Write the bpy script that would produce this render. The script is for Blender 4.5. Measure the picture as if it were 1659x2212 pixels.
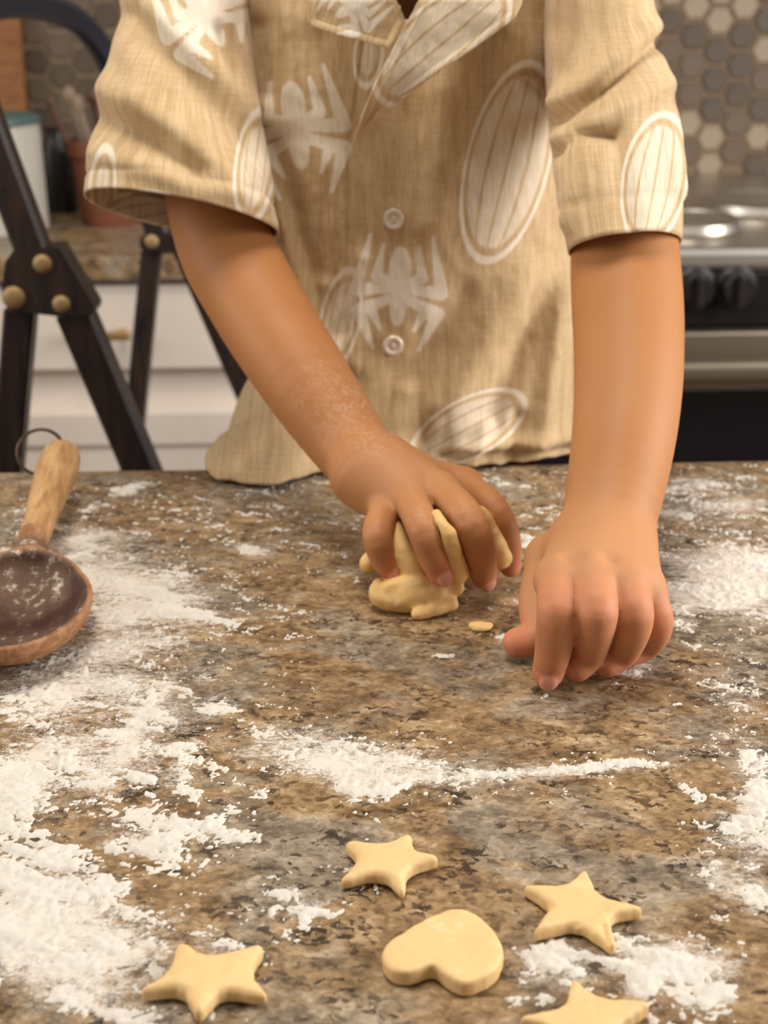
import bpy, bmesh, math, random
import numpy as np
from mathutils import Vector, Matrix

rnd = random.Random(7)
S = bpy.context.scene
COL = S.collection
for o in list(bpy.data.objects):
    bpy.data.objects.remove(o)

# ------------------------------------------------------------------ camera
W, H = 1659, 2212
FPX = 2900.0
TOP = 0.92                                  # height of the worktop
CAM = np.array([0.0, 0.0, TOP + 0.30])
PITCH, ROLL = math.radians(21.5), math.radians(-0.86)
_F = np.array([0, math.cos(PITCH), -math.sin(PITCH)])
_R0 = np.array([1.0, 0, 0]); _U0 = np.array([0, math.sin(PITCH), math.cos(PITCH)])
_R = _R0 * math.cos(ROLL) + _U0 * math.sin(ROLL)
_U = -_R0 * math.sin(ROLL) + _U0 * math.cos(ROLL)
cd = bpy.data.cameras.new('camera')
cam = bpy.data.objects.new('camera', cd); COL.objects.link(cam)
cam.matrix_world = Matrix(((_R[0], _U[0], -_F[0], CAM[0]), (_R[1], _U[1], -_F[1], CAM[1]), (_R[2], _U[2], -_F[2], CAM[2]), (0, 0, 0, 1)))
cd.sensor_fit = 'HORIZONTAL'; cd.sensor_width = 36; cd.lens = FPX / W * 36
cd.clip_start = 0.02; cd.clip_end = 30
cd.dof.use_dof = True; cd.dof.focus_distance = 0.56
cd.dof.aperture_fstop = (cd.lens / 1000) / 0.0042
S.camera = cam

# ------------------------------------------------------------------ light
world = bpy.data.worlds.new('room_light'); S.world = world; world.use_nodes = True
bg = world.node_tree.nodes['Background']
bg.inputs[0].default_value = (1.0, 0.94, 0.88, 1); bg.inputs[1].default_value = 0.24

def area(name, loc, target, size, power, col):
    l = bpy.data.lights.new(name, 'AREA'); l.shape = 'RECTANGLE'; l.size, l.size_y = size; l.energy = power; l.color = col
    o = bpy.data.objects.new(name, l); COL.objects.link(o); o.location = loc
    o.rotation_euler = (Vector(target) - Vector(loc)).to_track_quat('-Z', 'Y').to_euler()
    return o
area('window_light_right', (1.55, 0.50, 1.50), (0.0, 0.75, 1.0), (0.8, 1.0), 33, (1.0, 0.98, 0.97))
area('window_light_left', (-1.75, 0.55, 1.75), (0.0, 0.75, 1.0), (0.9, 1.0), 16, (1.0, 0.97, 0.93))
area('ceiling_light', (-0.15, 0.60, 2.45), (0.0, 0.66, 0.9), (0.55, 0.55), 16.5, (1.0, 0.95, 0.88))
S.view_settings.view_transform = 'Standard'; S.view_settings.look = 'None'
S.view_settings.gamma = 1.0; S.view_settings.use_curve_mapping = False
S.view_settings.exposure = 0.15

# ------------------------------------------------------------------ helpers
def ray(px, py):
    return _F + _R * ((px - W / 2) / FPX) - _U * ((py - H / 2) / FPX)
def at(px, py, Y):
    d = ray(px, py); return CAM + d * (Y / d[1])
def atz(px, py, z):
    d = ray(px, py); return CAM + d * ((z - CAM[2]) / d[2])
def proj(P):
    D = np.asarray(P, float) - CAM; w = D @ _F
    return W / 2 + FPX * (D @ _R) / w, H / 2 - FPX * (D @ _U) / w
def sstep(a, b, x):
    t = np.clip((x - a) / (b - a), 0, 1); return t * t * (3 - 2 * t)

def _hash(ix, iy, iz, seed):
    h = (ix.astype(np.int64) * 374761393 + iy.astype(np.int64) * 668265263 + iz.astype(np.int64) * 1440662683 + seed * 974634761) & 0xffffffff
    h = ((h ^ (h >> 13)) * 1274126177) & 0xffffffff
    h = ((h ^ (h >> 16)) * 2246822519) & 0xffffffff
    return ((h ^ (h >> 15)) & 0xffffff) / float(0xffffff)
def vnoise(x, y, seed=0):
    ix, iy = np.floor(x), np.floor(y); fx, fy = x - ix, y - iy
    fx = fx * fx * fx * (fx * (fx * 6 - 15) + 10); fy = fy * fy * fy * (fy * (fy * 6 - 15) + 10)
    z = np.zeros_like(ix)
    a, b = _hash(ix, iy, z, seed), _hash(ix + 1, iy, z, seed)
    c, d = _hash(ix, iy + 1, z, seed), _hash(ix + 1, iy + 1, z, seed)
    return (a + (b - a) * fx) * (1 - fy) + (c + (d - c) * fx) * fy
def fbm(x, y, seed=0, octs=5, gain=0.55):
    s = 0; a = 1; t = 0
    for i in range(octs):
        s = s + a * vnoise(x + 17.3 * i, y - 9.1 * i, seed + i); t += a; a *= gain; x = x * 2.03; y = y * 2.03
    return s / t
def vnoise3(P, scale, seed=0):
    q = np.asarray(P, float) * scale; i = np.floor(q); f = q - i; f = f * f * (3 - 2 * f); r = 0
    for dx in (0, 1):
        for dy in (0, 1):
            for dz in (0, 1):
                w = (f[:, 0] if dx else 1 - f[:, 0]) * (f[:, 1] if dy else 1 - f[:, 1]) * (f[:, 2] if dz else 1 - f[:, 2])
                r = r + w * _hash(i[:, 0] + dx, i[:, 1] + dy, i[:, 2] + dz, seed)
    return r

def put(name, me, mat=None, parent=None, label=None, cat=None, group=None, kind=None):
    o = bpy.data.objects.new(name, me); COL.objects.link(o)
    if mat is not None and me is not None: me.materials.append(mat)
    if parent is not None: o.parent = parent
    tag(o, label, cat, group, kind); return o
def tag(o, label=None, cat=None, group=None, kind=None):
    if label: o['label'] = label
    if cat: o['category'] = cat
    if group: o['group'] = group
    if kind: o['kind'] = kind
    return o
def empty(name, loc, label=None, cat=None, group=None, rz=0):
    o = bpy.data.objects.new(name, None); COL.objects.link(o); o.location = loc; o.rotation_euler[2] = rz
    o.empty_display_size = 0.05
    return tag(o, label, cat, group)
def keep(o, parent):
    """parent a part built in world coordinates under an unrotated empty"""
    o.parent = parent; o.matrix_parent_inverse = Matrix.Translation(parent.location).inverted(); return o
def npmesh(name, V, Fq, smooth=True):
    me = bpy.data.meshes.new(name); V = np.asarray(V, np.float32); Fq = np.asarray(Fq, np.int32)
    n = Fq.shape[1]
    me.vertices.add(len(V)); me.vertices.foreach_set('co', V.ravel())
    me.loops.add(Fq.size); me.loops.foreach_set('vertex_index', Fq.ravel())
    me.polygons.add(len(Fq)); me.polygons.foreach_set('loop_start', np.arange(0, Fq.size, n, dtype=np.int32))
    me.polygons.foreach_set('use_smooth', np.full(len(Fq), smooth))
    me.update(calc_edges=True); me.validate(); return me
def attr(me, name, vals):
    a = me.attributes.new(name, 'FLOAT', 'POINT'); a.data.foreach_set('value', np.asarray(vals, np.float32))
def gridfaces(nu, nv, closed_u=False):
    """vertex index = v*nu+u"""
    u = np.arange(nu if closed_u else nu - 1); v = np.arange(nv - 1)
    U, V = np.meshgrid(u, v); U1 = (U + 1) % nu
    return np.stack([V * nu + U, V * nu + U1, (V + 1) * nu + U1, (V + 1) * nu + U], -1).reshape(-1, 4)
def bm_mesh(name, bm, smooth=False):
    me = bpy.data.meshes.new(name); bmesh.ops.recalc_face_normals(bm, faces=bm.faces); bm.to_mesh(me); bm.free()
    if smooth:
        me.polygons.foreach_set('use_smooth', [True] * len(me.polygons))
    return me
def bm_box(bm, lo, hi, bev=0.0, seg=2):
    lo, hi = Vector(lo), Vector(hi)
    r = bmesh.ops.create_cube(bm, size=1.0); vs = r['verts']
    for v in vs:
        v.co = Vector(((lo[i] + hi[i]) / 2 + v.co[i] * (hi[i] - lo[i]) for i in range(3)))
    if bev:
        es = list({e for v in vs for e in v.link_edges})
        bmesh.ops.bevel(bm, geom=es, offset=bev, segments=seg, affect='EDGES', profile=0.5)
def box(name, lo, hi, mat, parent=None, bev=0.0, seg=2, **k):
    bm = bmesh.new(); bm_box(bm, lo, hi, bev, seg)
    o = put(name, bm_mesh(name, bm), mat, **k)
    if parent is not None: keep(o, parent)
    return o
def lathe(name, prof, mat, loc, parent=None, n=40, **k):
    """prof: list of (r,z); spun about Z at loc"""
    bm = bmesh.new(); rings = []
    for r, z in prof:
        if r < 1e-6: rings.append([bm.verts.new((loc[0], loc[1], loc[2] + z))])
        else: rings.append([bm.verts.new((loc[0] + r * math.cos(2 * math.pi * i / n), loc[1] + r * math.sin(2 * math.pi * i / n), loc[2] + z)) for i in range(n)])
    for a, b in zip(rings, rings[1:]):
        for i in range(n):
            j = (i + 1) % n
            if len(a) == 1 and len(b) == 1: continue
            if len(a) == 1: bm.faces.new((a[0], b[i], b[j]))
            elif len(b) == 1: bm.faces.new((a[i], a[j], b[0]))
            else: bm.faces.new((a[i], a[j], b[j], b[i]))
    o = put(name, bm_mesh(name, bm, True), mat, **k)
    m = o.modifiers.new('edge', 'EDGE_SPLIT'); m.split_angle = math.radians(40)
    if parent is not None: keep(o, parent)
    return o
def sweep(name, pts, half_w, half_t, mat, wdir, parent=None, bev=0.25, smooth_path=0, **k):
    """flat bar with rounded corners along pts; wdir ~ width direction"""
    P = [Vector(p) for p in pts]
    for _ in range(smooth_path):
        Q = [P[0]]
        for a, b in zip(P, P[1:]): Q += [a.lerp(b, .25), a.lerp(b, .75)]
        P = Q + [P[-1]]
    c = bev * min(half_w, half_t)
    sec = [(half_w - c, half_t), (half_w, half_t - c), (half_w, -half_t + c), (half_w - c, -half_t), (-half_w + c, -half_t), (-half_w, -half_t + c), (-half_w, half_t - c), (-half_w + c, half_t)]
    bm = bmesh.new(); rings = []
    for i, p in enumerate(P):
        t = (P[min(i + 1, len(P) - 1)] - P[max(i - 1, 0)]).normalized()
        w = Vector(wdir); w = (w - t * w.dot(t)).normalized(); n = t.cross(w)
        rings.append([bm.verts.new(p + w * a + n * b) for a, b in sec])
    m = len(sec)
    for a, b in zip(rings, rings[1:]):
        for i in range(m): bm.faces.new((a[i], a[(i + 1) % m], b[(i + 1) % m], b[i]))
    bm.faces.new(rings[0]); bm.faces.new(rings[-1])
    o = put(name, bm_mesh(name, bm), mat, **k)
    if parent is not None: keep(o, parent)
    return o

# ---------------------------------------------------------------- implicit surfaces
class Field:
    def __init__(s, lo, hi, h):
        s.lo = np.array(lo, float); s.h = h
        s.n = np.ceil((np.array(hi, float) - s.lo) / h).astype(int) + 1
        s.a = np.full(s.n, 0.03, np.float32)
    def like(s):
        f = object.__new__(Field); f.lo, f.h, f.n = s.lo, s.h, s.n; f.a = np.full(s.n, 0.03, np.float32); return f
    def win(s, lo, hi):
        i0 = np.clip(np.floor((np.array(lo) - s.lo) / s.h).astype(int), 0, s.n); i1 = np.clip(np.ceil((np.array(hi) - s.lo) / s.h).astype(int) + 1, 0, s.n)
        sl = tuple(slice(a, b) for a, b in zip(i0, i1))
        g = [s.lo[k] + s.h * np.arange(i0[k], i1[k], dtype=np.float32) for k in range(3)]
        return sl, g[0][:, None, None], g[1][None, :, None], g[2][None, None, :]
    def union(s, d, sl, k):
        b = s.a[sl]
        if d.size == 0: return
        if k > 0:
            hh = np.maximum(k - np.abs(b - d), 0) / k; s.a[sl] = np.minimum(b, d) - hh * hh * k * 0.25
        else: s.a[sl] = np.minimum(b, d)
    def cone(s, p, q, r0, r1, k=0.004):
        p, q = np.array(p, float), np.array(q, float); m = max(r0, r1) + 0.03
        sl, X, Y, Z = s.win(np.minimum(p, q) - m, np.maximum(p, q) + m)
        v = q - p; L = float(v @ v) + 1e-12
        t = np.clip(((X - p[0]) * v[0] + (Y - p[1]) * v[1] + (Z - p[2]) * v[2]) / L, 0, 1)
        d = np.sqrt((X - p[0] - t * v[0]) ** 2 + (Y - p[1] - t * v[1]) ** 2 + (Z - p[2] - t * v[2]) ** 2) - (r0 + (r1 - r0) * t)
        s.union(d.astype(np.float32), sl, k)
    def chain(s, pts, rs, k=0.004, sub=5):
        """smooth tapered limb through the joints"""
        P = np.array([np.append(np.array(p, float), r) for p, r in zip(pts, rs)]); n = len(P); Q = []
        for i in range(n - 1):
            a, b, c, d = P[max(i - 1, 0)], P[i], P[i + 1], P[min(i + 2, n - 1)]
            for t in np.arange(sub) / sub:
                Q.append(0.5 * (2 * b + (c - a) * t + (2 * a - 5 * b + 4 * c - d) * t * t + (3 * b - a - 3 * c + d) * t ** 3))
        Q.append(P[-1]); g = s.like()
        for u, v in zip(Q, Q[1:]): g.cone(u[:3], v[:3], u[3], v[3], 0)
        if k > 0:
            hh = np.maximum(k - np.abs(s.a - g.a), 0) / k; s.a = np.minimum(s.a, g.a) - hh * hh * k * 0.25
        else: s.a = np.minimum(s.a, g.a)
    def ell(s, c, r, k=0.004, M=None):
        c, r = np.array(c, float), np.array(r, float); m = r.max() + 0.03
        sl, X, Y, Z = s.win(c - m, c + m)
        x, y, z = X - c[0], Y - c[1], Z - c[2]
        if M is not None:
            M = np.array(M); x, y, z = (M[0, 0] * x + M[0, 1] * y + M[0, 2] * z), (M[1, 0] * x + M[1, 1] * y + M[1, 2] * z), (M[2, 0] * x + M[2, 1] * y + M[2, 2] * z)
        k0 = np.sqrt((x / r[0]) ** 2 + (y / r[1]) ** 2 + (z / r[2]) ** 2); k1 = np.sqrt((x / r[0] ** 2) ** 2 + (y / r[1] ** 2) ** 2 + (z / r[2] ** 2) ** 2)
        s.union((k0 * (k0 - 1) / np.maximum(k1, 1e-6)).astype(np.float32), sl, k)
    def bump(s, c, sig, amp):
        """amp>0 carves, amp<0 swells"""
        c = np.array(c, float); sl, X, Y, Z = s.win(c - 3 * sig, c + 3 * sig)
        if s.a[sl].size: s.a[sl] += (amp * np.exp(-((X - c[0]) ** 2 + (Y - c[1]) ** 2 + (Z - c[2]) ** 2) / sig ** 2)).astype(np.float32)
    def groove(s, c, nrm, w, depth, reach, side=(0, -0.4, 1)):
        c = np.array(c, float); n = np.array(nrm, float); n /= np.linalg.norm(n); sd = np.array(side, float); sd /= np.linalg.norm(sd)
        sl, X, Y, Z = s.win(c - reach * 1.6, c + reach * 1.6)
        x, y, z = X - c[0], Y - c[1], Z - c[2]
        pd = x * n[0] + y * n[1] + z * n[2]; up = x * sd[0] + y * sd[1] + z * sd[2]
        s.a[sl] += (depth * np.exp(-(pd / w) ** 2) * sstep(-0.004, 0.008, up) * np.exp(-((x * x + y * y + z * z) / reach ** 2))).astype(np.float32)
    def mesh(s):
        return nets(s.a, s.lo, s.h)

def nets(a, lo, h):
    ins = a < 0; nx, ny, nz = a.shape
    c = ins[:-1, :-1, :-1].astype(np.int8).copy()
    for dx in (0, 1):
        for dy in (0, 1):
            for dz in (0, 1):
                if dx + dy + dz: c += ins[dx:nx - 1 + dx, dy:ny - 1 + dy, dz:nz - 1 + dz]
    act = np.argwhere((c > 0) & (c < 8)); N = len(act)
    idx = np.full(c.shape, -1, np.int64); idx[act[:, 0], act[:, 1], act[:, 2]] = np.arange(N)
    pos = np.zeros((N, 3)); cnt = np.zeros(N)
    offs = [(x, y, z) for x in (0, 1) for y in (0, 1) for z in (0, 1)]
    val = {o: a[act[:, 0] + o[0], act[:, 1] + o[1], act[:, 2] + o[2]].astype(np.float64) for o in offs}
    for o in offs:
        for ax in range(3):
            if o[ax] == 0:
                q = list(o); q[ax] = 1; q = tuple(q); v0, v1 = val[o], val[q]; m = (v0 < 0) != (v1 < 0)
                t = np.where(m, v0 / np.where(m, v0 - v1, 1), 0)
                for k in range(3): pos[:, k] += np.where(m, o[k] + (t if k == ax else 0), 0)
                cnt += m
    V = lo + (act + pos / cnt[:, None]) * h
    quads = []
    for ax in range(3):
        b, cc = (ax + 1) % 3, (ax + 2) % 3
        s0 = [slice(None)] * 3; s1 = [slice(None)] * 3; s0[ax] = slice(0, -1); s1[ax] = slice(1, None)
        A, B = ins[tuple(s0)], ins[tuple(s1)]
        e = np.argwhere(A != B); e = e[(e[:, b] > 0) & (e[:, cc] > 0) & (e[:, b] < a.shape[b] - 1) & (e[:, cc] < a.shape[cc] - 1)]
        fl = A[e[:, 0], e[:, 1], e[:, 2]]
        def gi(db, dc):
            q = e.copy(); q[:, b] += db; q[:, cc] += dc; return idx[q[:, 0], q[:, 1], q[:, 2]]
        q = np.stack([gi(-1, -1), gi(0, -1), gi(0, 0), gi(-1, 0)], 1)
        q[~fl] = q[~fl][:, ::-1]; quads.append(q)
    Q = np.concatenate(quads); Q = Q[(Q >= 0).all(1)]
    return V, Q
def relax(V, Q, it=2, lam=0.5):
    for _ in range(it):
        s = np.zeros_like(V); n = np.zeros(len(V))
        for i, j in ((0, 1), (1, 2), (2, 3), (3, 0)):
            np.add.at(s, Q[:, i], V[Q[:, j]]); np.add.at(s, Q[:, j], V[Q[:, i]]); np.add.at(n, Q[:, i], 1); np.add.at(n, Q[:, j], 1)
        V = V * (1 - lam) + lam * s / np.maximum(n, 1)[:, None]
    return V

# ------------------------------------------------------------------ materials
class NT:
    def __init__(s, name):
        s.m = bpy.data.materials.new(name); s.m.use_nodes = True; s.t = s.m.node_tree; s.p = s.t.nodes['Principled BSDF']
    def n(s, typ, **k):
        nd = s.t.nodes.new(typ)
        for a, b in k.items(): setattr(nd, a, b)
        return nd
    def link(s, a, b): s.t.links.new(a, b)
    def setp(s, **k):
        for a, b in k.items():
            i = s.p.inputs[a.replace('_', ' ')]
            if hasattr(b, 'links') or isinstance(b, bpy.types.NodeSocket): s.link(b, i)
            else: i.default_value = b
    def coord(s, scale=(1, 1, 1), rot=(0, 0, 0), kind='Object'):
        c = s.n('ShaderNodeTexCoord'); m = s.n('ShaderNodeMapping'); m.inputs['Scale'].default_value = scale; m.inputs['Rotation'].default_value = rot
        s.link(c.outputs[kind], m.inputs[0]); return m.outputs[0]
    def noise(s, vec, scale, detail=4, rough=0.55, dist=0.0):
        n = s.n('ShaderNodeTexNoise'); s.link(vec, n.inputs['Vector']); n.inputs['Scale'].default_value = scale; n.inputs['Detail'].default_value = detail
        n.inputs['Roughness'].default_value = rough; n.inputs['Distortion'].default_value = dist; return n.outputs['Fac']
    def voro(s, vec, scale, feature='F1', out='Distance', rnd_=1.0):
        n = s.n('ShaderNodeTexVoronoi'); n.feature = feature; s.link(vec, n.inputs['Vector']); n.inputs['Scale'].default_value = scale; n.inputs['Randomness'].default_value = rnd_; return n.outputs[out]
    def ramp(s, fac, stops, interp='LINEAR'):
        r = s.n('ShaderNodeValToRGB'); s.link(fac, r.inputs[0]); cr = r.color_ramp; cr.interpolation = interp
        while len(cr.elements) < len(stops): cr.elements.new(0.5)
        for e, (p, c) in zip(cr.elements, stops):
            e.position = p; e.color = (c, c, c, 1) if isinstance(c, (int, float)) else (*c, 1)
        return r.outputs[0]
    def mix(s, fac, a, b, mode='MIX'):
        m = s.n('ShaderNodeMix', data_type='RGBA', blend_type=mode)
        for sock, v in ((m.inputs[0], fac), (m.inputs[6], a), (m.inputs[7], b)):
            if isinstance(v, bpy.types.NodeSocket): s.link(v, sock)
            elif isinstance(v, (int, float)): sock.default_value = v
            else: sock.default_value = (*v, 1)
        return m.outputs[2]
    def math(s, op, a, b=None, c=None, clamp=False):
        m = s.n('ShaderNodeMath', operation=op); m.use_clamp = clamp
        for i, v in enumerate((a, b, c)):
            if v is None: continue
            if isinstance(v, bpy.types.NodeSocket): s.link(v, m.inputs[i])
            else: m.inputs[i].default_value = v
        return m.outputs[0]
    def smooth(s, x, lo, hi, a=0.0, b=1.0):
        m = s.n('ShaderNodeMapRange', interpolation_type='SMOOTHSTEP'); s.link(x, m.inputs[0])
        for i, v in enumerate((lo, hi, a, b)): m.inputs[i + 1].default_value = v
        return m.outputs[0]
    def attr(s, name):
        a = s.n('ShaderNodeAttribute'); a.attribute_name = name; return a.outputs['Fac']
    def bump(s, hgt, strength=0.3, dist=0.001, prev=None):
        b = s.n('ShaderNodeBump'); b.inputs['Strength'].default_value = strength; b.inputs['Distance'].default_value = dist; s.link(hgt, b.inputs['Height'])
        if prev is not None: s.link(prev, b.inputs['Normal'])
        return b.outputs[0]

def plain(name, col, rough=0.6, metal=0.0, var=0.12, scale=40, bump=0.0, stretch=(1, 1, 1)):
    m = NT(name); v = m.coord(stretch); n = m.noise(v, scale)
    c = m.mix(n, tuple(x * (1 - var) for x in col), tuple(min(1, x * (1 + var)) for x in col))
    m.setp(Base_Color=c, Roughness=rough, Metallic=metal)
    if bump: m.setp(Normal=m.bump(n, bump))
    return m.m

def granite_nodes(m, sc=1.0):
    v0 = m.coord((1.0, 1.35, 1), (0, 0, 0.55)); wn = m.n('ShaderNodeTexNoise'); m.link(v0, wn.inputs['Vector']); wn.inputs['Scale'].default_value = 160 * sc; wn.inputs['Detail'].default_value = 4
    sub = m.n('ShaderNodeVectorMath', operation='SUBTRACT'); m.link(wn.outputs['Color'], sub.inputs[0]); sub.inputs[1].default_value = (.5, .5, .5)
    scl = m.n('ShaderNodeVectorMath', operation='SCALE'); m.link(sub.outputs[0], scl.inputs[0]); scl.inputs['Scale'].default_value = 0.0085 / sc
    add = m.n('ShaderNodeVectorMath', operation='ADD'); m.link(v0, add.inputs[0]); m.link(scl.outputs[0], add.inputs[1]); vs = add.outputs[0]; v = m.coord()
    def cell(scale):
        n = m.n('ShaderNodeSeparateColor'); m.link(m.voro(vs, scale, 'F1', 'Color'), n.inputs[0]); return n.outputs[0]
    g1, g2 = cell(330 * sc), cell(125 * sc)
    big = m.noise(v0, 13 * sc, 5, 0.6, 0.6); mid = m.noise(v0, 60 * sc, 6, 0.65, 0.5); fine = m.noise(vs, 300 * sc, 6, 0.75)
    tone = m.math('ADD', m.math('MULTIPLY', g1, 0.12), m.math('ADD', m.math('MULTIPLY', g2, 0.05), m.math('ADD', m.math('MULTIPLY', mid, 0.75), m.math('MULTIPLY', fine, 0.40))))
    base = m.ramp(tone, [(0.46, (0.060, 0.036, 0.018)), (0.60, (0.185, 0.112, 0.053)), (0.72, (0.315, 0.202, 0.100)), (0.90, (0.54, 0.40, 0.24))])
    grey = m.ramp(tone, [(0.46, (0.060, 0.047, 0.034)), (0.62, (0.185, 0.143, 0.096)), (0.76, (0.33, 0.262, 0.182)), (0.92, (0.56, 0.465, 0.345))])
    c = m.mix(m.smooth(big, 0.46, 0.60), base, grey)
    spot = m.noise(vs, 52 * sc, 5, 0.65, 0.4); spot = m.math('ADD', m.math('MULTIPLY', spot, 0.8), m.math('MULTIPLY', g1, 0.14)); where = m.noise(v, 19 * sc, 3)
    dark = m.math('MULTIPLY', m.smooth(spot, 0.405, 0.345), m.smooth(where, 0.40, 0.56))
    c = m.mix(m.math('MULTIPLY', dark, 0.85), c, (0.026, 0.018, 0.013))
    fleck = m.math('ADD', m.math('MULTIPLY', m.noise(vs, 105 * sc, 5, 0.6, 0.3), 0.88), m.math('MULTIPLY', g1, 0.10))
    c = m.mix(m.math('MULTIPLY', m.smooth(fleck, 0.405, 0.345), 0.72), c, (0.040, 0.026, 0.017))
    return c, mid, fine, v

def mat_granite():
    m = NT('polished_brown_granite'); c, mid, fine, v = granite_nodes(m)
    dust_sheen = m.attr('dust_sheen')
    sv = m.coord((1, 2.6, 1), (0, 0, -0.25))
    s1 = m.noise(sv, 70, 8, 0.75, 1.2); s2 = m.noise(v, 700, 3, 0.8); s3 = m.noise(v, 260, 6, 0.75)
    n = m.math('ADD', m.math('MULTIPLY', s1, 0.65), m.math('ADD', m.math('MULTIPLY', s2, 0.42), m.math('MULTIPLY', s3, 0.48)))
    f = m.math('ADD', n, m.math('MULTIPLY', dust_sheen, 0.52))
    film = m.smooth(f, 1.02, 1.25); film = m.math('MULTIPLY', film, m.smooth(dust_sheen, 0.0, 0.18))
    film = m.math('MULTIPLY', film, 0.72)
    c = m.mix(film, c, (0.80, 0.72, 0.62))
    m.setp(Base_Color=c, Roughness=m.math('ADD', 0.30, m.math('MULTIPLY', film, 0.6)), Specular_IOR_Level=0.4)
    m.setp(Normal=m.bump(m.math('ADD', m.math('MULTIPLY', film, 1.0), m.math('MULTIPLY', fine, 0.08)), 0.35, 0.0012))
    return m.m
def mat_granite_plain():
    m = NT('back_counter_granite'); c, mid, fine, v = granite_nodes(m, 0.8); m.setp(Base_Color=c, Roughness=0.3); return m.m
def mat_flour():
    m = NT('white_flour'); v = m.coord(); a = m.noise(v, 500, 5, 0.7); b = m.noise(v, 60, 4)
    c = m.mix(b, (0.58, 0.52, 0.435), (0.76, 0.705, 0.62))
    m.setp(Base_Color=c, Roughness=0.95, Specular_IOR_Level=0.1, Normal=m.bump(a, 0.55, 0.0012)); return m.m
def mat_dough(name, col=(0.73, 0.485, 0.215)):
    m = NT(name); v = m.coord(); a = m.noise(v, 300, 5, 0.65); b = m.noise(v, 45, 4); d = m.noise(v, 120, 6, 0.7)
    c = m.mix(b, tuple(x * 0.92 for x in col), tuple(min(1, x * 1.08) for x in col))
    c = m.mix(m.smooth(d, 0.55, 0.8, 0, 0.55), c, (0.90, 0.76, 0.52))
    m.setp(Base_Color=c, Roughness=0.55, Subsurface_Weight=0.12, Subsurface_Radius=(0.006, 0.004, 0.002), Subsurface_Scale=0.5, Specular_IOR_Level=0.35, Normal=m.bump(a, 0.22, 0.0008)); return m.m
def mat_skin():
    m = NT('child_skin'); v = m.coord(); a = m.noise(v, 900, 4, 0.6); b = m.noise(v, 35, 4); d = m.noise(m.coord((1, 1, 1)), 240, 8, 0.8, 1.0)
    c = m.mix(b, (0.385, 0.150, 0.046), (0.445, 0.192, 0.065))
    c = m.mix(m.math('MULTIPLY', m.attr('pale'), 0.7), c, (0.57, 0.295, 0.150))
    c = m.mix(m.math('MULTIPLY', m.attr('pink'), 0.75), c, (0.64, 0.195, 0.115))
    c = m.mix(m.math('MULTIPLY', m.attr('nail'), 0.75), c, (0.72, 0.33, 0.25))
    c = m.mix(m.math('MULTIPLY', m.attr('crease'), 0.55), c, (0.34, 0.13, 0.055))
    fl = m.math('MULTIPLY', m.attr('flour'), m.smooth(d, 0.44, 0.74))
    c = m.mix(m.math('MULTIPLY', fl, 0.42), c, (0.90, 0.76, 0.62))
    m.setp(Base_Color=c, Roughness=m.math('ADD', 0.56, m.math('MULTIPLY', fl, 0.3)), Subsurface_Weight=0.15, Subsurface_Radius=(0.009, 0.0035, 0.0018), Subsurface_Scale=0.6, Specular_IOR_Level=0.27, Normal=m.bump(a, 0.12, 0.0006)); return m.m
def mat_linen():
    m = NT('tan_printed_linen'); cu, cv = m.attr('thread_u'), m.attr('thread_v')
    def vec(a, b):
        n = m.n('ShaderNodeCombineXYZ'); m.link(m.math('MULTIPLY', cu, a), n.inputs[0]); m.link(m.math('MULTIPLY', cv, b), n.inputs[1]); return n.outputs[0]
    s1 = m.noise(vec(1, 0.07), 800, 4, 0.65); s2 = m.noise(vec(0.07, 1), 800, 3, 0.6); s3 = m.noise(vec(1, 0.10), 170, 4)
    slub = m.math('ADD', m.math('MULTIPLY', s1, 0.45), m.math('ADD', m.math('MULTIPLY', s3, 0.35), m.math('MULTIPLY', s2, 0.20)))
    tan = m.mix(m.smooth(slub, 0.38, 0.62), (0.44, 0.285, 0.135), (0.60, 0.435, 0.245))
    so, ov, ln = m.attr('print_solid'), m.attr('print_oval'), m.attr('print_line')
    solid = m.smooth(so, 2.5, -2.5)
    ring = m.smooth(m.math('ABSOLUTE', m.math('ADD', ov, 4.0)), 5.0, 2.0)
    fill = m.smooth(ov, -13, -17)
    near = None
    for k in (-0.45, 0.0, 0.45):
        q = m.math('ABSOLUTE', m.math('SUBTRACT', ln, k)); near = q if near is None else m.math('MINIMUM', near, q)
    fill = m.math('MULTIPLY', fill, m.smooth(near, 0.018, 0.05))
    p = m.math('MAXIMUM', solid, m.math('MAXIMUM', m.math('MULTIPLY', ring, 0.9), m.math('MULTIPLY', fill, 0.66)))
    pale = m.mix(m.smooth(s1, 0.35, 0.65), (0.74, 0.64, 0.49), (0.85, 0.77, 0.65))
    c = m.mix(m.math('MULTIPLY', p, 0.85), tan, pale)
    h = m.math('ADD', m.math('MULTIPLY', s1, 0.6), m.math('MULTIPLY', s2, 0.5))
    m.setp(Base_Color=c, Roughness=0.82, Specular_IOR_Level=0.2, Sheen_Weight=0.15, Normal=m.bump(h, 0.18, 0.0004)); return m.m
def mat_wood(name, a, b, scale=30, stretch=(6, 0.5, 6), rough=0.5, bump=0.1):
    m = NT(name); v = m.coord(stretch); n = m.noise(v, scale, 6, 0.65, 0.4)
    m.setp(Base_Color=m.mix(m.smooth(n, 0.3, 0.7), a, b), Roughness=rough, Normal=m.bump(n, bump, 0.001)); return m.m
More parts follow.
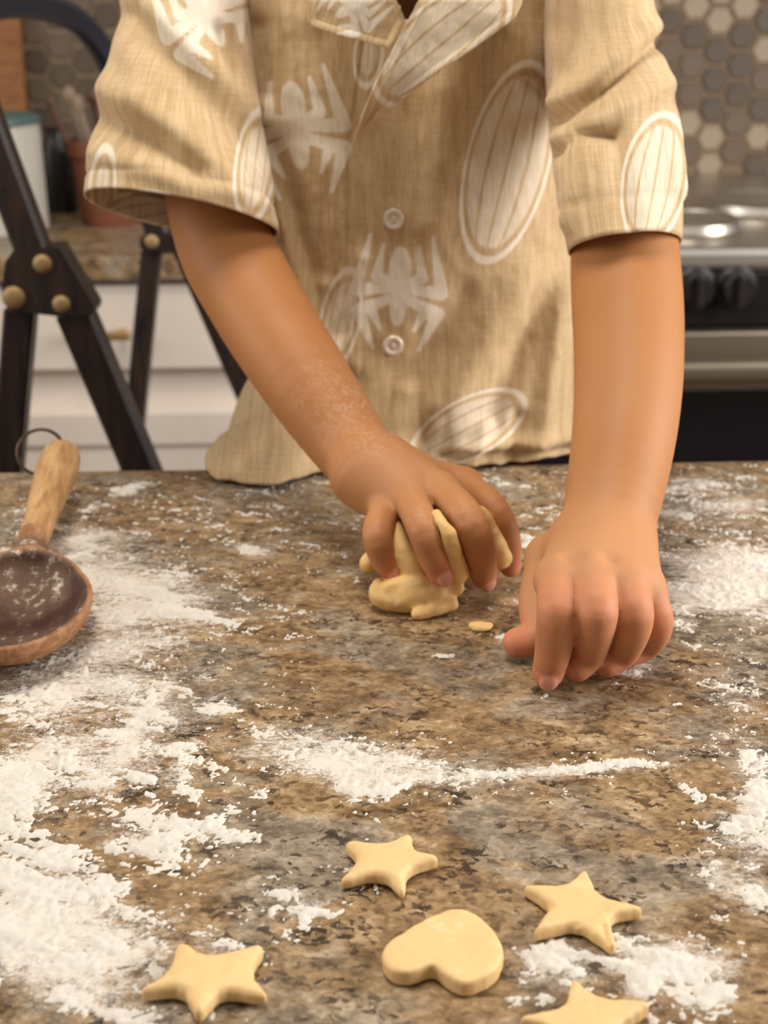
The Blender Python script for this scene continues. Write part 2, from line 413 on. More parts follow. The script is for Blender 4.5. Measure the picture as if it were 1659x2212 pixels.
def mat_spoon_bowl():
    m = NT('stained_spoon_bowl_wood'); v = m.coord((4, 1, 4)); n = m.noise(v, 60, 6, 0.65); vv = m.coord(); d = m.noise(vv, 210, 7, 0.75); w = m.noise(vv, 28, 4, 0.6)
    out = m.mix(m.smooth(n, 0.3, 0.7), (0.24, 0.11, 0.045), (0.42, 0.215, 0.10))
    inn = m.mix(m.smooth(w, 0.35, 0.65), (0.050, 0.018, 0.012), (0.135, 0.075, 0.045))
    c = m.mix(m.attr('inside'), out, inn)
    fl = m.math('MULTIPLY', m.attr('inside'), m.smooth(m.math('ADD', m.math('MULTIPLY', d, 0.7), m.math('MULTIPLY', w, 0.4)), 0.60, 0.74))
    c = m.mix(m.math('MULTIPLY', fl, 0.75), c, (0.78, 0.68, 0.55))
    m.setp(Base_Color=c, Roughness=0.72, Specular_IOR_Level=0.25, Normal=m.bump(m.math('ADD', n, m.math('MULTIPLY', d, 0.8)), 0.3, 0.001)); return m.m

M_GRAN = mat_granite(); M_GRAN2 = mat_granite_plain(); M_FLOUR = mat_flour(); M_DOUGH = mat_dough('raw_dough', (0.72, 0.45, 0.165)); M_COOKIE = mat_dough('cookie_dough')
M_SKIN = mat_skin(); M_LINEN = mat_linen()
M_SPOON = mat_spoon_bowl(); M_HANDLE = mat_wood('worn_handle_wood', (0.33, 0.165, 0.06), (0.60, 0.36, 0.16), 45, (4, 0.6, 4))
M_WIRE = plain('dark_iron_wire', (0.09, 0.065, 0.045), 0.4, 0.7)
M_WHITE = plain('white_painted_wood', (0.68, 0.59, 0.50), 0.45, 0, 0.04)
M_FLOOR = mat_wood('oak_floorboards', (0.22, 0.12, 0.06), (0.34, 0.20, 0.10), 12, (0.6, 6, 1))
M_BRASS = plain('aged_brass', (0.55, 0.36, 0.14), 0.35, 0.85)
M_BLACK = mat_wood('black_stained_frame', (0.008, 0.007, 0.010), (0.038, 0.020, 0.013), 30, (5, 5, 0.7), 0.35, 0.05)
M_LOOP = plain('dark_blue_black_metal', (0.035, 0.036, 0.05), 0.3, 0.5)
M_BOLT = plain('brass_bolt_head', (0.36, 0.24, 0.11), 0.6, 0.5)
M_GROUT = plain('beige_grout', (0.225, 0.155, 0.098), 0.9, 0, 0.1, 60)
M_TILES = [plain('dark_brown_grey_tile', (0.095, 0.066, 0.042), 0.45, 0, 0.25, 30), plain('taupe_tile', (0.135, 0.094, 0.060), 0.45, 0, 0.2, 30), plain('pale_beige_tile', (0.33, 0.250, 0.165), 0.45, 0, 0.12, 30)]
M_STEEL = plain('brushed_stainless_steel', (0.33, 0.275, 0.20), 0.38, 0.9, 0.06, 30, 0, (1, 1, 30))
M_CHROME = plain('bright_chrome', (0.62, 0.57, 0.50), 0.38, 1.0, 0.03)
M_ENAMEL = plain('black_enamel', (0.012, 0.010, 0.011), 0.25, 0, 0.1)
M_OVENGLASS = plain('black_oven_glass', (0.008, 0.007, 0.009), 0.15, 0, 0.1)
M_CERAMIC = plain('grey_white_enamelled_tin', (0.48, 0.44, 0.37), 0.35, 0, 0.05)
M_TEAL = plain('teal_enamel_rim', (0.07, 0.13, 0.12), 0.4, 0, 0.1)
M_TERRA = plain('terracotta', (0.20, 0.065, 0.028), 0.75, 0, 0.2, 25)
M_DKWOOD = mat_wood('dark_utensil_wood', (0.06, 0.022, 0.012), (0.12, 0.05, 0.025), 30, (5, 5, 0.6))
M_PLWOOD = mat_wood('pale_utensil_wood', (0.18, 0.12, 0.075), (0.27, 0.19, 0.12), 30, (5, 5, 0.6))
M_BOARD = mat_wood('orange_brown_board_wood', (0.17, 0.055, 0.008), (0.28, 0.105, 0.02), 18, (0.8, 4, 5))
M_NEARBLACK = plain('near_black_glaze', (0.012, 0.008, 0.007), 0.4, 0, 0.2)
M_SHORTS = plain('navy_cotton', (0.04, 0.05, 0.09), 0.85, 0, 0.1)
M_HAIR = mat_wood('brown_hair', (0.06, 0.03, 0.015), (0.14, 0.075, 0.035), 60, (6, 6, 0.5), 0.5)
M_BUTTON = plain('pearly_button', (0.66, 0.55, 0.43), 0.25, 0, 0.15, 200)

# ================================================================== structure
WALLY = 2.25
fl = box('floor', (-2.2, -1.6, -0.05), (2.2, WALLY + 0.1, 0.0), M_FLOOR, kind='structure')
wb = box('wall_back', (-2.2, WALLY, 0.0), (2.2, WALLY + 0.1, 2.5), M_GROUT, kind='structure')
PT = 0.0445; HR = PT / 2 / math.cos(math.pi / 6) * 0.84      # flat-topped hexagons
def hexmesh(mat):
    bm = bmesh.new(); lo = []; mi = []; to = []
    for i in range(6):
        a = math.pi / 3 * i; c, s = math.cos(a), math.sin(a)
        lo.append(bm.verts.new((HR * c, 0.0, HR * s))); mi.append(bm.verts.new((HR * c, -0.0035, HR * s))); to.append(bm.verts.new((HR * 0.93 * c, -0.005, HR * 0.93 * s)))
    for i in range(6):
        j = (i + 1) % 6; bm.faces.new((lo[i], lo[j], mi[j], mi[i])); bm.faces.new((mi[i], mi[j], to[j], to[i]))
    bm.faces.new(to); me = bm_mesh('hexagon_tile', bm); me.materials.append(mat); return me
HEX = [hexmesh(m) for m in M_TILES]
bulk = bmesh.new()
dxh = PT * math.sqrt(3) / 2
for ci in range(-30, 31):
    for ri in range(0, 22):
        x = ci * dxh; z = 0.935 + (ri + (0.5 if ci % 2 else 0)) * PT
        left = x < -0.40
        k = rnd.random(); kind = (0 if k < 0.6 else 1) if left else (0 if k < 0.45 else 1 if k < 0.70 else 2)
        if (-0.80 < x < -0.385 or 0.40 < x < 0.80) and z < 1.30:
            o = bpy.data.objects.new('tile', HEX[kind]); COL.objects.link(o); o.location = (x, WALLY, z); o.parent = wb
            o.rotation_euler = (rnd.uniform(-.012, .012), 0, rnd.uniform(-.012, .012))
        else:
            n0 = len(bulk.verts); bulk.from_mesh(HEX[kind]); bulk.verts.ensure_lookup_table()
            for v in bulk.verts[n0:]: v.co += Vector((x, WALLY, z))
            bulk.faces.ensure_lookup_table()
            for f in bulk.faces[-13:]: f.material_index = kind
me = bpy.data.meshes.new('tile_field'); bulk.to_mesh(me); bulk.free()
for m in M_TILES: me.materials.append(m)
tf = put('tile_field', me, None, wb, kind='stuff')

# ================================================================== island
YE = 0.85
ic = empty('island_cabinet', (0, 0.4, 0), 'white base cabinet carrying the floured granite worktop', 'cabinet')
box('carcass', (-1.25, 0.02, 0.08), (1.25, 0.80, 0.885), M_WHITE, ic, 0.003)
box('plinth', (-1.2, 0.07, 0.0), (1.2, 0.74, 0.08), M_BLACK, ic)

# flour layout -------------------------------------------------------
# (x, y, rx, ry, degrees, amount) flour patches; those by the far right edge paint in grey reflections
FILM = [(250, 1400, 330, 260, 0, .50), (150, 1230, 260, 130, 0, .55), (300, 1290, 200, 60, 5, .5), (200, 1620, 260, 130, 0, .50), (120, 1480, 200, 70, 0, .45), (760, 1640, 260, 55, 4, .75), (1180, 1665, 300, 30, -3, .50),
        (620, 1580, 150, 60, 0, .4), (150, 2060, 280, 130, 0, .75), (380, 2140, 160, 90, 0, .40), (1430, 2090, 280, 110, 0, .45), (1600, 1820, 110, 220, 0, .5), (1590, 1250, 220, 90, 0, .70), (1560, 1110, 230, 80, 0, .55), (1600, 1480, 110, 140, 0, .5),
        (1560, 1590, 140, 90, 0, .30), (640, 1950, 140, 70, -20, .40), (780, 1830, 80, 110, 0, .35), (1060, 1320, 150, 50, 0, .35), (500, 1200, 200, 80, 0, .25), (560, 1060, 300, 50, 0, .30), (1370, 1430, 90, 50, 0, .5), (30, 1090, 120, 80, 0, .35), (960, 1700, 260, 60, 0, .35), (1120, 1090, 150, 60, 0, .35), (820, 1200, 380, 140, 0, .14), (540, 1130, 420, 100, 0, .36), (1100, 1060, 240, 50, 0, .36), (1500, 1040, 200, 40, 0, .4)]
THICK = [(30, 1720, 75, 95, 20, 1.0), (90, 1890, 140, 95, 10, .95), (20, 1990, 110, 70, 0, .75), (175, 1945, 110, 60, -15, .7), (320, 1812, 135, 48, -4, 1.05), (445, 1785, 75, 14, -32, .75),
         (285, 1575, 75, 20, -50, .62), (340, 1545, 60, 16, 15, .75), (350, 1500, 40, 14, -60, .6), (260, 1640, 90, 22, -45, .55), (390, 1615, 90, 14, -10, .55), (300, 1680, 40, 26, -30, .6), (390, 1680, 34, 38, -20, .7), (100, 1640, 95, 35, 0, .7), (205, 1680, 60, 60, -40, .5), (60, 1530, 90, 40, 0, .5), (120, 1500, 90, 24, -8, .5), (250, 1480, 80, 26, 0, .5),
         (470, 1522, 48, 13, 8, .7), (440, 1465, 32, 9, 5, .55), (775, 1700, 72, 34, 5, .78), (740, 1655, 70, 14, 8, .62), (860, 1642, 26, 7, 0, .6), (960, 1680, 130, 14, -3, .42), (1260, 1662, 185, 9, -3, .80), (1310, 1680, 90, 5, 2, .5),
         (1545, 1285, 120, 32, 0, .85), (1610, 1215, 90, 34, 0, .62), (1500, 1210, 90, 20, 8, .45), (1470, 1345, 40, 30, 40, .6), (1640, 1330, 40, 20, 0, .5), (1640, 1730, 34, 75, 25, .9), (1655, 1800, 22, 50, 0, .5), (1630, 1640, 30, 40, 0, .45),
         (1500, 1720, 36, 16, 40, .55), (1540, 1880, 26, 80, -18, .55), (1590, 1790, 40, 30, 20, .45), (1620, 1860, 34, 20, 40, .5), (1640, 1940, 52, 26, 30, .95), (1195, 2075, 62, 34, -10, .9), (1235, 2110, 30, 50, -10, .75), (1140, 2105, 28, 44, 40, .75), (1170, 2165, 40, 12, 0, .45),
         (1440, 2075, 105, 38, 8, 1.0), (1385, 2130, 32, 62, 0, .9), (1460, 2165, 52, 36, 0, .6), (1545, 2145, 52, 34, 0, .75), (1545, 2070, 70, 20, 10, .5), (1530, 2200, 40, 30, 0, .5), (1330, 2030, 26, 10, 0, .5), (1410, 1975, 20, 9, 0, .45),
         (180, 2075, 120, 26, -14, .52), (170, 2150, 110, 45, 20, .48), (290, 2200, 120, 28, 10, .66), (60, 2080, 110, 18, 0, .4), (235, 2030, 60, 26, 0, .5), (490, 2045, 70, 22, 12, .55), (590, 1975, 52, 8, -45, .55), (655, 1935, 30, 8, 30, .5), (672, 1965, 38, 12, -30, .6), (615, 1925, 30, 6, -15, .45), (380, 1975, 40, 40, 0, .30),
         (540, 1187, 30, 11, 4, .95), (290, 1050, 30, 7, -8, .9), (265, 1064, 26, 7, -12, .8), (205, 1095, 26, 9, -20, .6), (190, 1160, 56, 9, -8, .7), (180, 1175, 40, 7, 10, .55), (140, 1205, 60, 7, -14, .5), (250, 1255, 130, 20, 6, .6), (330, 1280, 90, 12, 12, .55), (260, 1330, 60, 24, -15, .7), (370, 1325, 110, 14, 5, .7), (540, 1335, 120, 6, -5, .55), (230, 1400, 80, 24, -10, .55), (330, 1390, 70, 14, 0, .5), (120, 1450, 70, 30, -25, .45),
         (1085, 1376, 17, 8, 0, 1.0), (970, 1418, 22, 5, 0, .6), (1190, 1508, 22, 5, -20, .6), (1380, 1430, 40, 24, -40, .6), (1130, 1165, 30, 10, 10, .6), (1190, 1150, 36, 8, 0, .5), (780, 1125, 40, 8, 0, .4), (680, 1170, 26, 6, 0, .4), (1500, 1050, 90, 12, -4, .5), (1580, 1090, 70, 12, 0, .5), (1450, 1110, 40, 12, 10, .45), (640, 1590, 120, 20, 8, .30), (700, 1580, 26, 6, -10, .4), (1060, 1050, 90, 10, 0, .3), (720, 1085, 60, 6, 4, .35)]
def layout(px, py, L):
    s = np.zeros_like(px)
    for cx, cy, rx, ry, dg, a in L:
        m = (np.abs(px - cx) < 2.6 * max(rx, ry)) & (np.abs(py - cy) < 2.6 * max(rx, ry))
        if not m.any(): continue
        c, sn = math.cos(math.radians(dg)), math.sin(math.radians(dg)); x, y = px[m] - cx, py[m] - cy
        u, v = (x * c + y * sn) / rx, (-x * sn + y * c) / ry
        s[m] = np.maximum(s[m], a * np.exp(-(u * u + v * v) * 0.75)) + 0.25 * np.minimum(s[m], a * np.exp(-(u * u + v * v) * 0.75))
    return s

# worktop: top sheet with dust layout + rounded edge + underside
xs = np.concatenate([np.linspace(-1.3, -0.5, 12)[:-1], np.linspace(-0.5, 0.5, 330), np.linspace(0.5, 1.3, 12)[1:]])
ys = np.concatenate([np.linspace(0.0, 0.27, 8)[:-1], np.linspace(0.27, YE - 0.008, 230)])
X, Y = np.meshgrid(xs, ys); V = np.stack([X, Y, np.full_like(X, TOP)], -1).reshape(-1, 3)
nu, nv = len(xs), len(ys)
edge = [(YE - 0.0045, TOP - 0.0008), (YE - 0.001, TOP - 0.004), (YE, TOP - 0.009), (YE, TOP - 0.024), (YE - 0.003, TOP - 0.030), (YE - 0.02, TOP - 0.032), (0.0, TOP - 0.032), (0.0, TOP)]
for ey, ez in edge: V = np.concatenate([V, np.stack([xs, np.full(nu, ey), np.full(nu, ez)], -1)])
Fq = gridfaces(nu, nv + len(edge))
me = npmesh('countertop', V, Fq)
px, py = proj(V); d = layout(px, py, FILM); d = np.clip(d + 0.5 * layout(px, py, THICK), 0, 1.2); d[V[:, 2] < TOP - 0.0005] *= 0.2
d *= (V[:, 1] > 0.2); attr(me, 'dust_sheen', d)
ct = put('countertop', me, M_GRAN, None, 'long brown speckled granite worktop dusted with flour in front of the child', 'countertop')
sm = ct.modifiers.new('edge', 'EDGE_SPLIT'); sm.split_angle = math.radians(50)

# flour: real relief lying on the stone
hx = 0.00085
xs = np.arange(-0.42, 0.36, hx); ys = np.arange(0.31, YE - 0.012, hx * 1.15)
X, Y = np.meshgrid(xs, ys); P = np.stack([X, Y, np.full_like(X, TOP)], -1).reshape(-1, 3)
px, py = proj(P); inside = (px > -140) & (px < W + 140) & (py < H + 120)
x, y = P[:, 0], P[:, 1]
wx = x + 0.010 * (fbm(x * 38, y * 38, 3, 3) - .5) + 0.004 * (fbm(x * 130, y * 130, 13, 3) - .5); wy = y + 0.010 * (fbm(x * 38, y * 38, 5, 3) - .5) + 0.004 * (fbm(x * 130, y * 130, 15, 3) - .5)
wpx, wpy = proj(np.stack([wx, wy, P[:, 2]], -1))
L = np.clip(layout(wpx, wpy, THICK), 0, 1.05)
film = layout(px, py, FILM)
ca, sa = math.cos(-.35), math.sin(-.35)
n1 = fbm((wx * ca + wy * sa) * 70, (-wx * sa + wy * ca) * 190, 21, 5, 0.62)      # swept streaks
n2 = fbm(wx * 420, wy * 420, 31, 3, 0.6); n3 = fbm(x * 1150, y * 1150, 41, 2)
rg = 1 - 2.6 * np.abs(fbm((wx * ca + wy * sa) * 34 + 3 * n1, (-wx * sa + wy * ca) * 62, 61, 3, .5) * 2 - 1)
f = L * 1.0 + (n1 - .5) * 1.35 + 0.42 * (np.clip(rg, -0.4, 1) - .35) + (n2 - .5) * 0.85 + (n3 - .5) * 0.45 - 0.52
f = np.where(L < 0.06, -1, f)
g = film * 0.58 + 0.40 * (np.clip(rg, -0.4, 1) - .4) + (n1 - .5) * 1.2 + (n2 - .5) * 1.1 + (n3 - .5) * 0.75 - 0.66      # loose dabs in the dusty areas
g = np.where(film < 0.15, -1, g)
f = np.maximum(f, g)
h = np.where(f > 0, 0.0016 * np.clip(f, 0, 1) ** 0.7, f * 0.002)
h = np.maximum(h, -0.0006) + np.where(f > 0.1, 0.0005 * (n2 - .5) + 0.0009 * np.clip(L - .6, 0, .4) * n1, 0)
nu, nv = len(xs), len(ys); Fq = gridfaces(nu, nv)
okf = (f[Fq] > 0).any(1) & inside[Fq].all(1)
Fq = Fq[okf]; used, inv = np.unique(Fq.ravel(), return_inverse=True)
Vf = P[used].copy(); Vf[:, 2] = TOP + h[used]
me = npmesh('flour', Vf, inv.reshape(-1, 4))
print('flour faces', len(Fq))
put('flour', me, M_FLOUR, None, 'white flour scattered and smeared over the granite worktop', 'flour', kind='stuff')

# ================================================================== cookies
def seg(px, py, a, b, r0, r1):
    vx, vy = b[0] - a[0], b[1] - a[1]; t = np.clip(((px - a[0]) * vx + (py - a[1]) * vy) / (vx * vx + vy * vy + 1e-9), 0, 1)
    return np.hypot(px - a[0] - t * vx, py - a[1] - t * vy) - (r0 + (r1 - r0) * t)
def chaikin(P, it=2, q=0.25):
    for _ in range(it):
        N = np.roll(P, -1, 0); P = np.stack([P * (1 - q) + N * q, P * q + N * (1 - q)], 1).reshape(-1, 2)
    return P
def poly_sdf(X, Y, P):
    d = np.full(X.shape, 1e9); s = np.zeros(X.shape, bool)
    for a, b in zip(P, np.roll(P, -1, 0)):
        e = b - a; wx, wy = X - a[0], Y - a[1]; t = np.clip((wx * e[0] + wy * e[1]) / (e @ e), 0, 1)
        d = np.minimum(d, (wx - t * e[0]) ** 2 + (wy - t * e[1]) ** 2)
        c = ((a[1] > Y) != (b[1] > Y)) & (X < (b[0] - a[0]) * (Y - a[1]) / (b[1] - a[1] + 1e-12) + a[0]); s ^= c
    return np.where(s, -1, 1) * np.sqrt(d)
def cookie(name, pts, thick, rad, label, group, seed, q=0.25, droop=0.0, it=2, mound=0.0, tip=0.13, creases=()):
    P = np.array([atz(x, y, TOP + thick / 2)[:2] for x, y in pts])
    if len(P) == 10: P[0::2] += (P[0::2] - P.mean(0)) * tip
    P = chaikin(P, it, q); c = P.mean(0)
    hh = 0.0006; lo = np.append(P.min(0) - 0.004, TOP - 0.003); hi = np.append(P.max(0) + 0.004, TOP + thick + 0.005)
    F = Field(lo, hi, hh); sl, X, Y, Z = F.win(lo, hi)
    X2, Y2 = X[:, :, 0], Y[:, :, 0]; X2, Y2 = np.broadcast_arrays(X2, Y2)
    d2 = poly_sdf(X2, Y2, P) + 0.0009 * (fbm(X2 * 320, Y2 * 320, seed, 3) - .5)
    r = np.hypot(X2 - c[0], Y2 - c[1]); R = r.max() * 0.7
    top = thick * (1 - droop * np.clip(r / R, 0, 1) ** 2) + 0.0018 * (fbm(X2 * 75, Y2 * 75, seed + 5, 3) - .5) + mound * np.clip(-d2 / 0.006, 0, 1)
    for (a_, b_), w_ in creases:
        a3, b3 = atz(*a_, TOP + thick), atz(*b_, TOP + thick); top = top - 0.0014 * np.exp(-(seg(X2, Y2, a3, b3, 0, 0) / w_) ** 2)
    zc = TOP + 0.0002 + top / 2; hz = top / 2
    a = d2[:, :, None] + rad; b = np.abs(Z - zc[:, :, None]) - hz[:, :, None] + rad
    d = np.minimum(np.maximum(a, b), 0) + np.sqrt(np.maximum(a, 0) ** 2 + np.maximum(b, 0) ** 2) - rad
    F.a[:] = d; V, Q = F.mesh(); V = relax(V, Q, 2)
    loc = np.array([c[0], c[1], TOP]); o = put(name, npmesh(name, V - loc, Q), M_COOKIE, None, label, 'cookie', group); o.location = loc
    return o
G = 'raw cut-out cookies on the granite'
cookie('star_cookie', [(748, 1830), (830, 1834), (884, 1810), (893, 1853), (947, 1862), (880, 1884), (871, 1934), (826, 1892), (735, 1911), (779, 1866)], 0.0068, 0.0024, 'smallest raw star cookie with puffy rounded arms, farthest back of the stars', G, 1, 0.2, 0.22, mound=0.0006)
cookie('star_cookie', [(1136, 1925), (1222, 1927), (1262, 1893), (1291, 1946), (1384, 1973), (1315, 1989), (1322, 2049), (1246, 2004), (1157, 2021), (1193, 1966)], 0.0062, 0.0018, 'raw star cookie with thin creased points, just right of the heart cookie', G, 2, 0.14, 0.12, creases=((((1158, 2008), (1248, 1990)), .0010), (((1322, 1982), (1384, 1962)), .0009), (((1316, 2040), (1306, 1998)), .0009), (((1138, 1924), (1192, 1954)), .0009)))
cookie('star_cookie', [(392, 2046), (452, 2084), (565, 2053), (540, 2113), (573, 2160), (477, 2150), (430, 2200), (398, 2146), (308, 2150), (369, 2113)], 0.0068, 0.0024, 'raw star cookie with blunt curling arms, lying alone at the left beside the floury patch', G, 3, 0.18, 0.15, mound=0.0006)
cookie('star_cookie', [(1238, 2133), (1290, 2170), (1398, 2184), (1330, 2228), (1362, 2305), (1262, 2264), (1165, 2300), (1195, 2234), (1128, 2214), (1220, 2187)], 0.0062, 0.0018, 'raw star cookie cut off by the bottom of the photo, flour around its top point', G, 4, 0.14)
cookie('heart_cookie', [(826, 2070), (838, 2053), (900, 2010), (955, 1981), (991, 1978), (1027, 1988), (1064, 2020), (1086, 2055), (1088, 2082), (1072, 2112), (1035, 2135), (1003, 2142), (975, 2131), (951, 2113), (931, 2098), (899, 2115), (867, 2119), (842, 2108), (826, 2088)], 0.0066, 0.0014, 'thick smooth raw heart shaped cookie among the stars', G, 5, 0.25)

# ================================================================== dough
def dough():
    c = atz(900, 1230, TOP + 0.02); F = Field(c - [0.045, 0.055, 0.026], c + [0.075, 0.06, 0.055], 0.0011)
    A = lambda x, y, z: atz(x, y, TOP + z)
    F.ell(A(900, 1272, 0.0095), (0.0225, 0.014, 0.0100), 0.0)                 # front roll
    F.ell(A(893, 1292, 0.006), (0.0205, 0.009, 0.0070), 0.004)
    F.ell(A(905, 1190, 0.016), (0.023, 0.020, 0.016), 0.006)                   # mass under the palm
    F.ell(A(980, 1190, 0.015), (0.022, 0.018, 0.015), 0.006)
    g = F.like(); g.chain([A(862, 1150, 0.033), A(882, 1200, 0.026), A(905, 1240, 0.016)], [0.0065, 0.0095, 0.0100], 0.0); F.a = np.minimum(F.a, g.a)
    g = F.like(); g.chain([A(943, 1113, 0.0530), A(966, 1150, 0.047), A(978, 1195, 0.034), A(985, 1235, 0.020)], [0.0030, 0.0036, 0.0046, 0.0070], 0.0); F.a = np.minimum(F.a, g.a)
    g = F.like()                                                              # flat flap standing between middle and index finger
    for (x0, y0, z0), (x1, y1, z1) in (((1028, 1105, .048), (1075, 1195, .022)), ((1040, 1108, .047), (1088, 1200, .021)), ((1046, 1120, .044), (1084, 1210, .018))):
        g.cone(A(x0, y0, z0), A(x1, y1, z1), 0.0035, 0.0048, 0.003)
    F.a = np.minimum(F.a, g.a)
    g = F.like(); g.chain([A(800, 1215, 0.016), A(792, 1225, 0.010)], [0.006, 0.004], 0.003); F.a = np.minimum(F.a, g.a)
    g = F.like(); g.chain([A(818, 1262, 0.013), A(822, 1285, 0.008), A(845, 1300, 0.005)], [0.0035, 0.006, 0.005], 0.004); F.a = np.minimum(F.a, g.a)
    g = F.like(); g.chain([A(900, 1326, 0.003), A(930, 1316, 0.004), A(972, 1304, 0.0045)], [0.0032, 0.0042, 0.0045], 0.002); F.a = np.minimum(F.a, g.a)
    g = F.like(); g.chain([A(838, 1268, 0.0135), A(905, 1262, 0.0145), A(988, 1270, 0.0120)], [0.0035, 0.0050, 0.0038], 0.0)
    k = 0.0015; hh = np.maximum(k - np.abs(F.a - g.a), 0) / k; F.a = np.minimum(F.a, g.a) - hh * hh * k / 4
    sl, X, Y, Z = F.win(F.lo, F.lo + F.n * F.h)
    X2 = np.broadcast_to(X, F.n).ravel(); Y2 = np.broadcast_to(Y, F.n).ravel(); Z2 = np.broadcast_to(Z, F.n).ravel()
    near = np.abs(F.a.ravel()) < 0.006; q = F.a.ravel().copy()
    Pn = np.stack([X2[near], Y2[near], Z2[near]], -1)
    q[near] += 0.0016 * (vnoise3(Pn, 150, 3) - .5) + 0.0007 * (vnoise3(Pn, 420, 4) - .5); F.a = q.reshape(F.n).astype(np.float32)
    F.a = np.maximum(F.a, (TOP + 0.0003 - Z)).astype(np.float32)
    V, Q = F.mesh(); V = relax(V, Q, 1)
    loc = np.array([c[0], c[1], TOP]); o = put('dough_lump', npmesh('dough_lump', V - loc, Q), M_DOUGH, None, 'folded lump of yellow raw dough gripped by a hand on the granite', 'dough'); o.location = loc
dough()
def crumb(px, py, sx, sy, sz, seed, label, mat=M_DOUGH):
    c = atz(px, py, TOP + sz * 0.6); m = max(sx, sy) * 1.6
    F = Field(c - [m, m, 0.012], c + [m, m, 0.012], 0.0006)
    F.ell(c, (sx, sy, sz), 0); F.ell(c + [sx * .5, sy * .25, -sz * .1], (sx * .7, sy * .5, sz * .8), 0.002)
    sl, X, Y, Z = F.win(F.lo, F.lo + F.n * F.h); X2, Y2, Z2 = [np.broadcast_to(q, F.n).ravel() for q in (X, Y, Z)]
    F.a = (F.a.ravel() + 0.0018 * (vnoise3(np.stack([X2, Y2, Z2], -1), 260, seed) - .5)).reshape(F.n)
    F.a = np.maximum(F.a, TOP + 0.0002 - Z).astype(np.float32); V, Q = F.mesh(); V = relax(V, Q, 1)
    loc = np.array([c[0], c[1], TOP]); o = put('dough_crumb', npmesh('dough_crumb', V - loc, Q), mat, None, label, 'dough crumb'); o.location = loc
crumb(1037, 1354, 0.0056, 0.0040, 0.0022, 11, 'small flat scrap of dough on the stone in front of the big dough lump')

# ================================================================== wooden spoon
def spoon():
    rx, ry = 0.0365, 0.052; c0 = np.array([-0.180, 0.594, TOP]); ang = math.radians(7.3); zr = 0.0215
    root = empty('wooden_spoon', c0, 'big worn wooden spoon with dark floury bowl and wire hanging ring', 'spoon', rz=ang)
    def inn(p):
        d = np.array(p) - c0; c, s_ = math.cos(ang), math.sin(ang); return np.array([d[0] * c + d[1] * s_, -d[0] * s_ + d[1] * c, d[2]])
    F = Field((-.044, -.060, -.003), (.044, .080, .05), 0.0011)
    F.ell((0, 0, zr), (rx, ry, 0.0212), 0)
    F.cone((0, 0.030, zr - 0.010), (0, .064, zr - 0.001), 0.0140, 0.0088, 0.012); F.cone((0, .060, zr), (0, .076, zr + 0.003), 0.0085, 0.0080, 0.004)
    sl, X, Y, Z = F.win(F.lo, F.lo + F.n * F.h)
    F.a = np.maximum(F.a, np.where(Y < 0.052, Z - zr - 0.0015 - np.clip((Y - .028) * .35, 0, .02), -1)).astype(np.float32)
    g = F.like(); g.ell((0, -0.001, zr + 0.004), (rx - 0.0038, ry - 0.005, 0.0195), 0); cut = -g.a; k = 0.002
    hh = np.maximum(k - np.abs(F.a - cut), 0) / k; F.a = (np.maximum(F.a, cut) + hh * hh * k / 4).astype(np.float32)
    V, Q = F.mesh(); V = relax(V, Q, 1)
    e = (V[:, 0] / (rx - .0015)) ** 2 + ((V[:, 1] + .001) / (ry - .002)) ** 2 + ((V[:, 2] - zr - .004) / 0.0215) ** 2
    me = npmesh('bowl', V, Q); attr(me, 'inside', np.maximum(sstep(1.05, 0.93, e), 0.8 * sstep(.036, .048, V[:, 1]) * sstep(.070, .060, V[:, 1]) * sstep(zr - .006, zr - .001, V[:, 2]) * sstep(1.0, 1.25, e))); put('bowl', me, M_SPOON, root)
    p0 = np.array([0, .066, zr + 0.002]); p3 = inn(atz(132, 990, TOP + 0.026))
    F = Field(np.minimum(p0, p3) - .02, np.maximum(p0, p3) + .02, 0.0012)
    F.chain([p0 + (p3 - p0) * t for t in (0, .3, .6, .85, 1)], [0.0078, 0.0090, 0.0112, 0.0126, 0.0118], 0.0); V, Q = F.mesh()
    put('handle', npmesh('handle', V, Q), M_HANDLE, root)
    ctr = p3 + np.array([-0.0125, 0.003, 0.004]); a = np.array([1.0, 0.1, 0.0]); a /= np.linalg.norm(a); b = np.array([0, 0.45, 0.89]); n_ = np.cross(a, b)
    bm = bmesh.new(); rings = []; N = 48
    for i in range(N):
        t = 2 * math.pi * i / N; rad = a * math.cos(t) + b * math.sin(t); p = ctr + 0.0142 * rad
        rings.append([bm.verts.new(p + 0.0011 * (rad * math.cos(q * math.pi / 4) + n_ * math.sin(q * math.pi / 4))) for q in range(8)])
    for i in range(N):
        for k in range(8): bm.faces.new((rings[i][k], rings[i][(k + 1) % 8], rings[(i + 1) % N][(k + 1) % 8], rings[(i + 1) % N][k]))
    put('hanging_ring', bm_mesh('hanging_ring', bm, True), M_WIRE, root, 'dark iron wire ring through the handle end')
spoon()

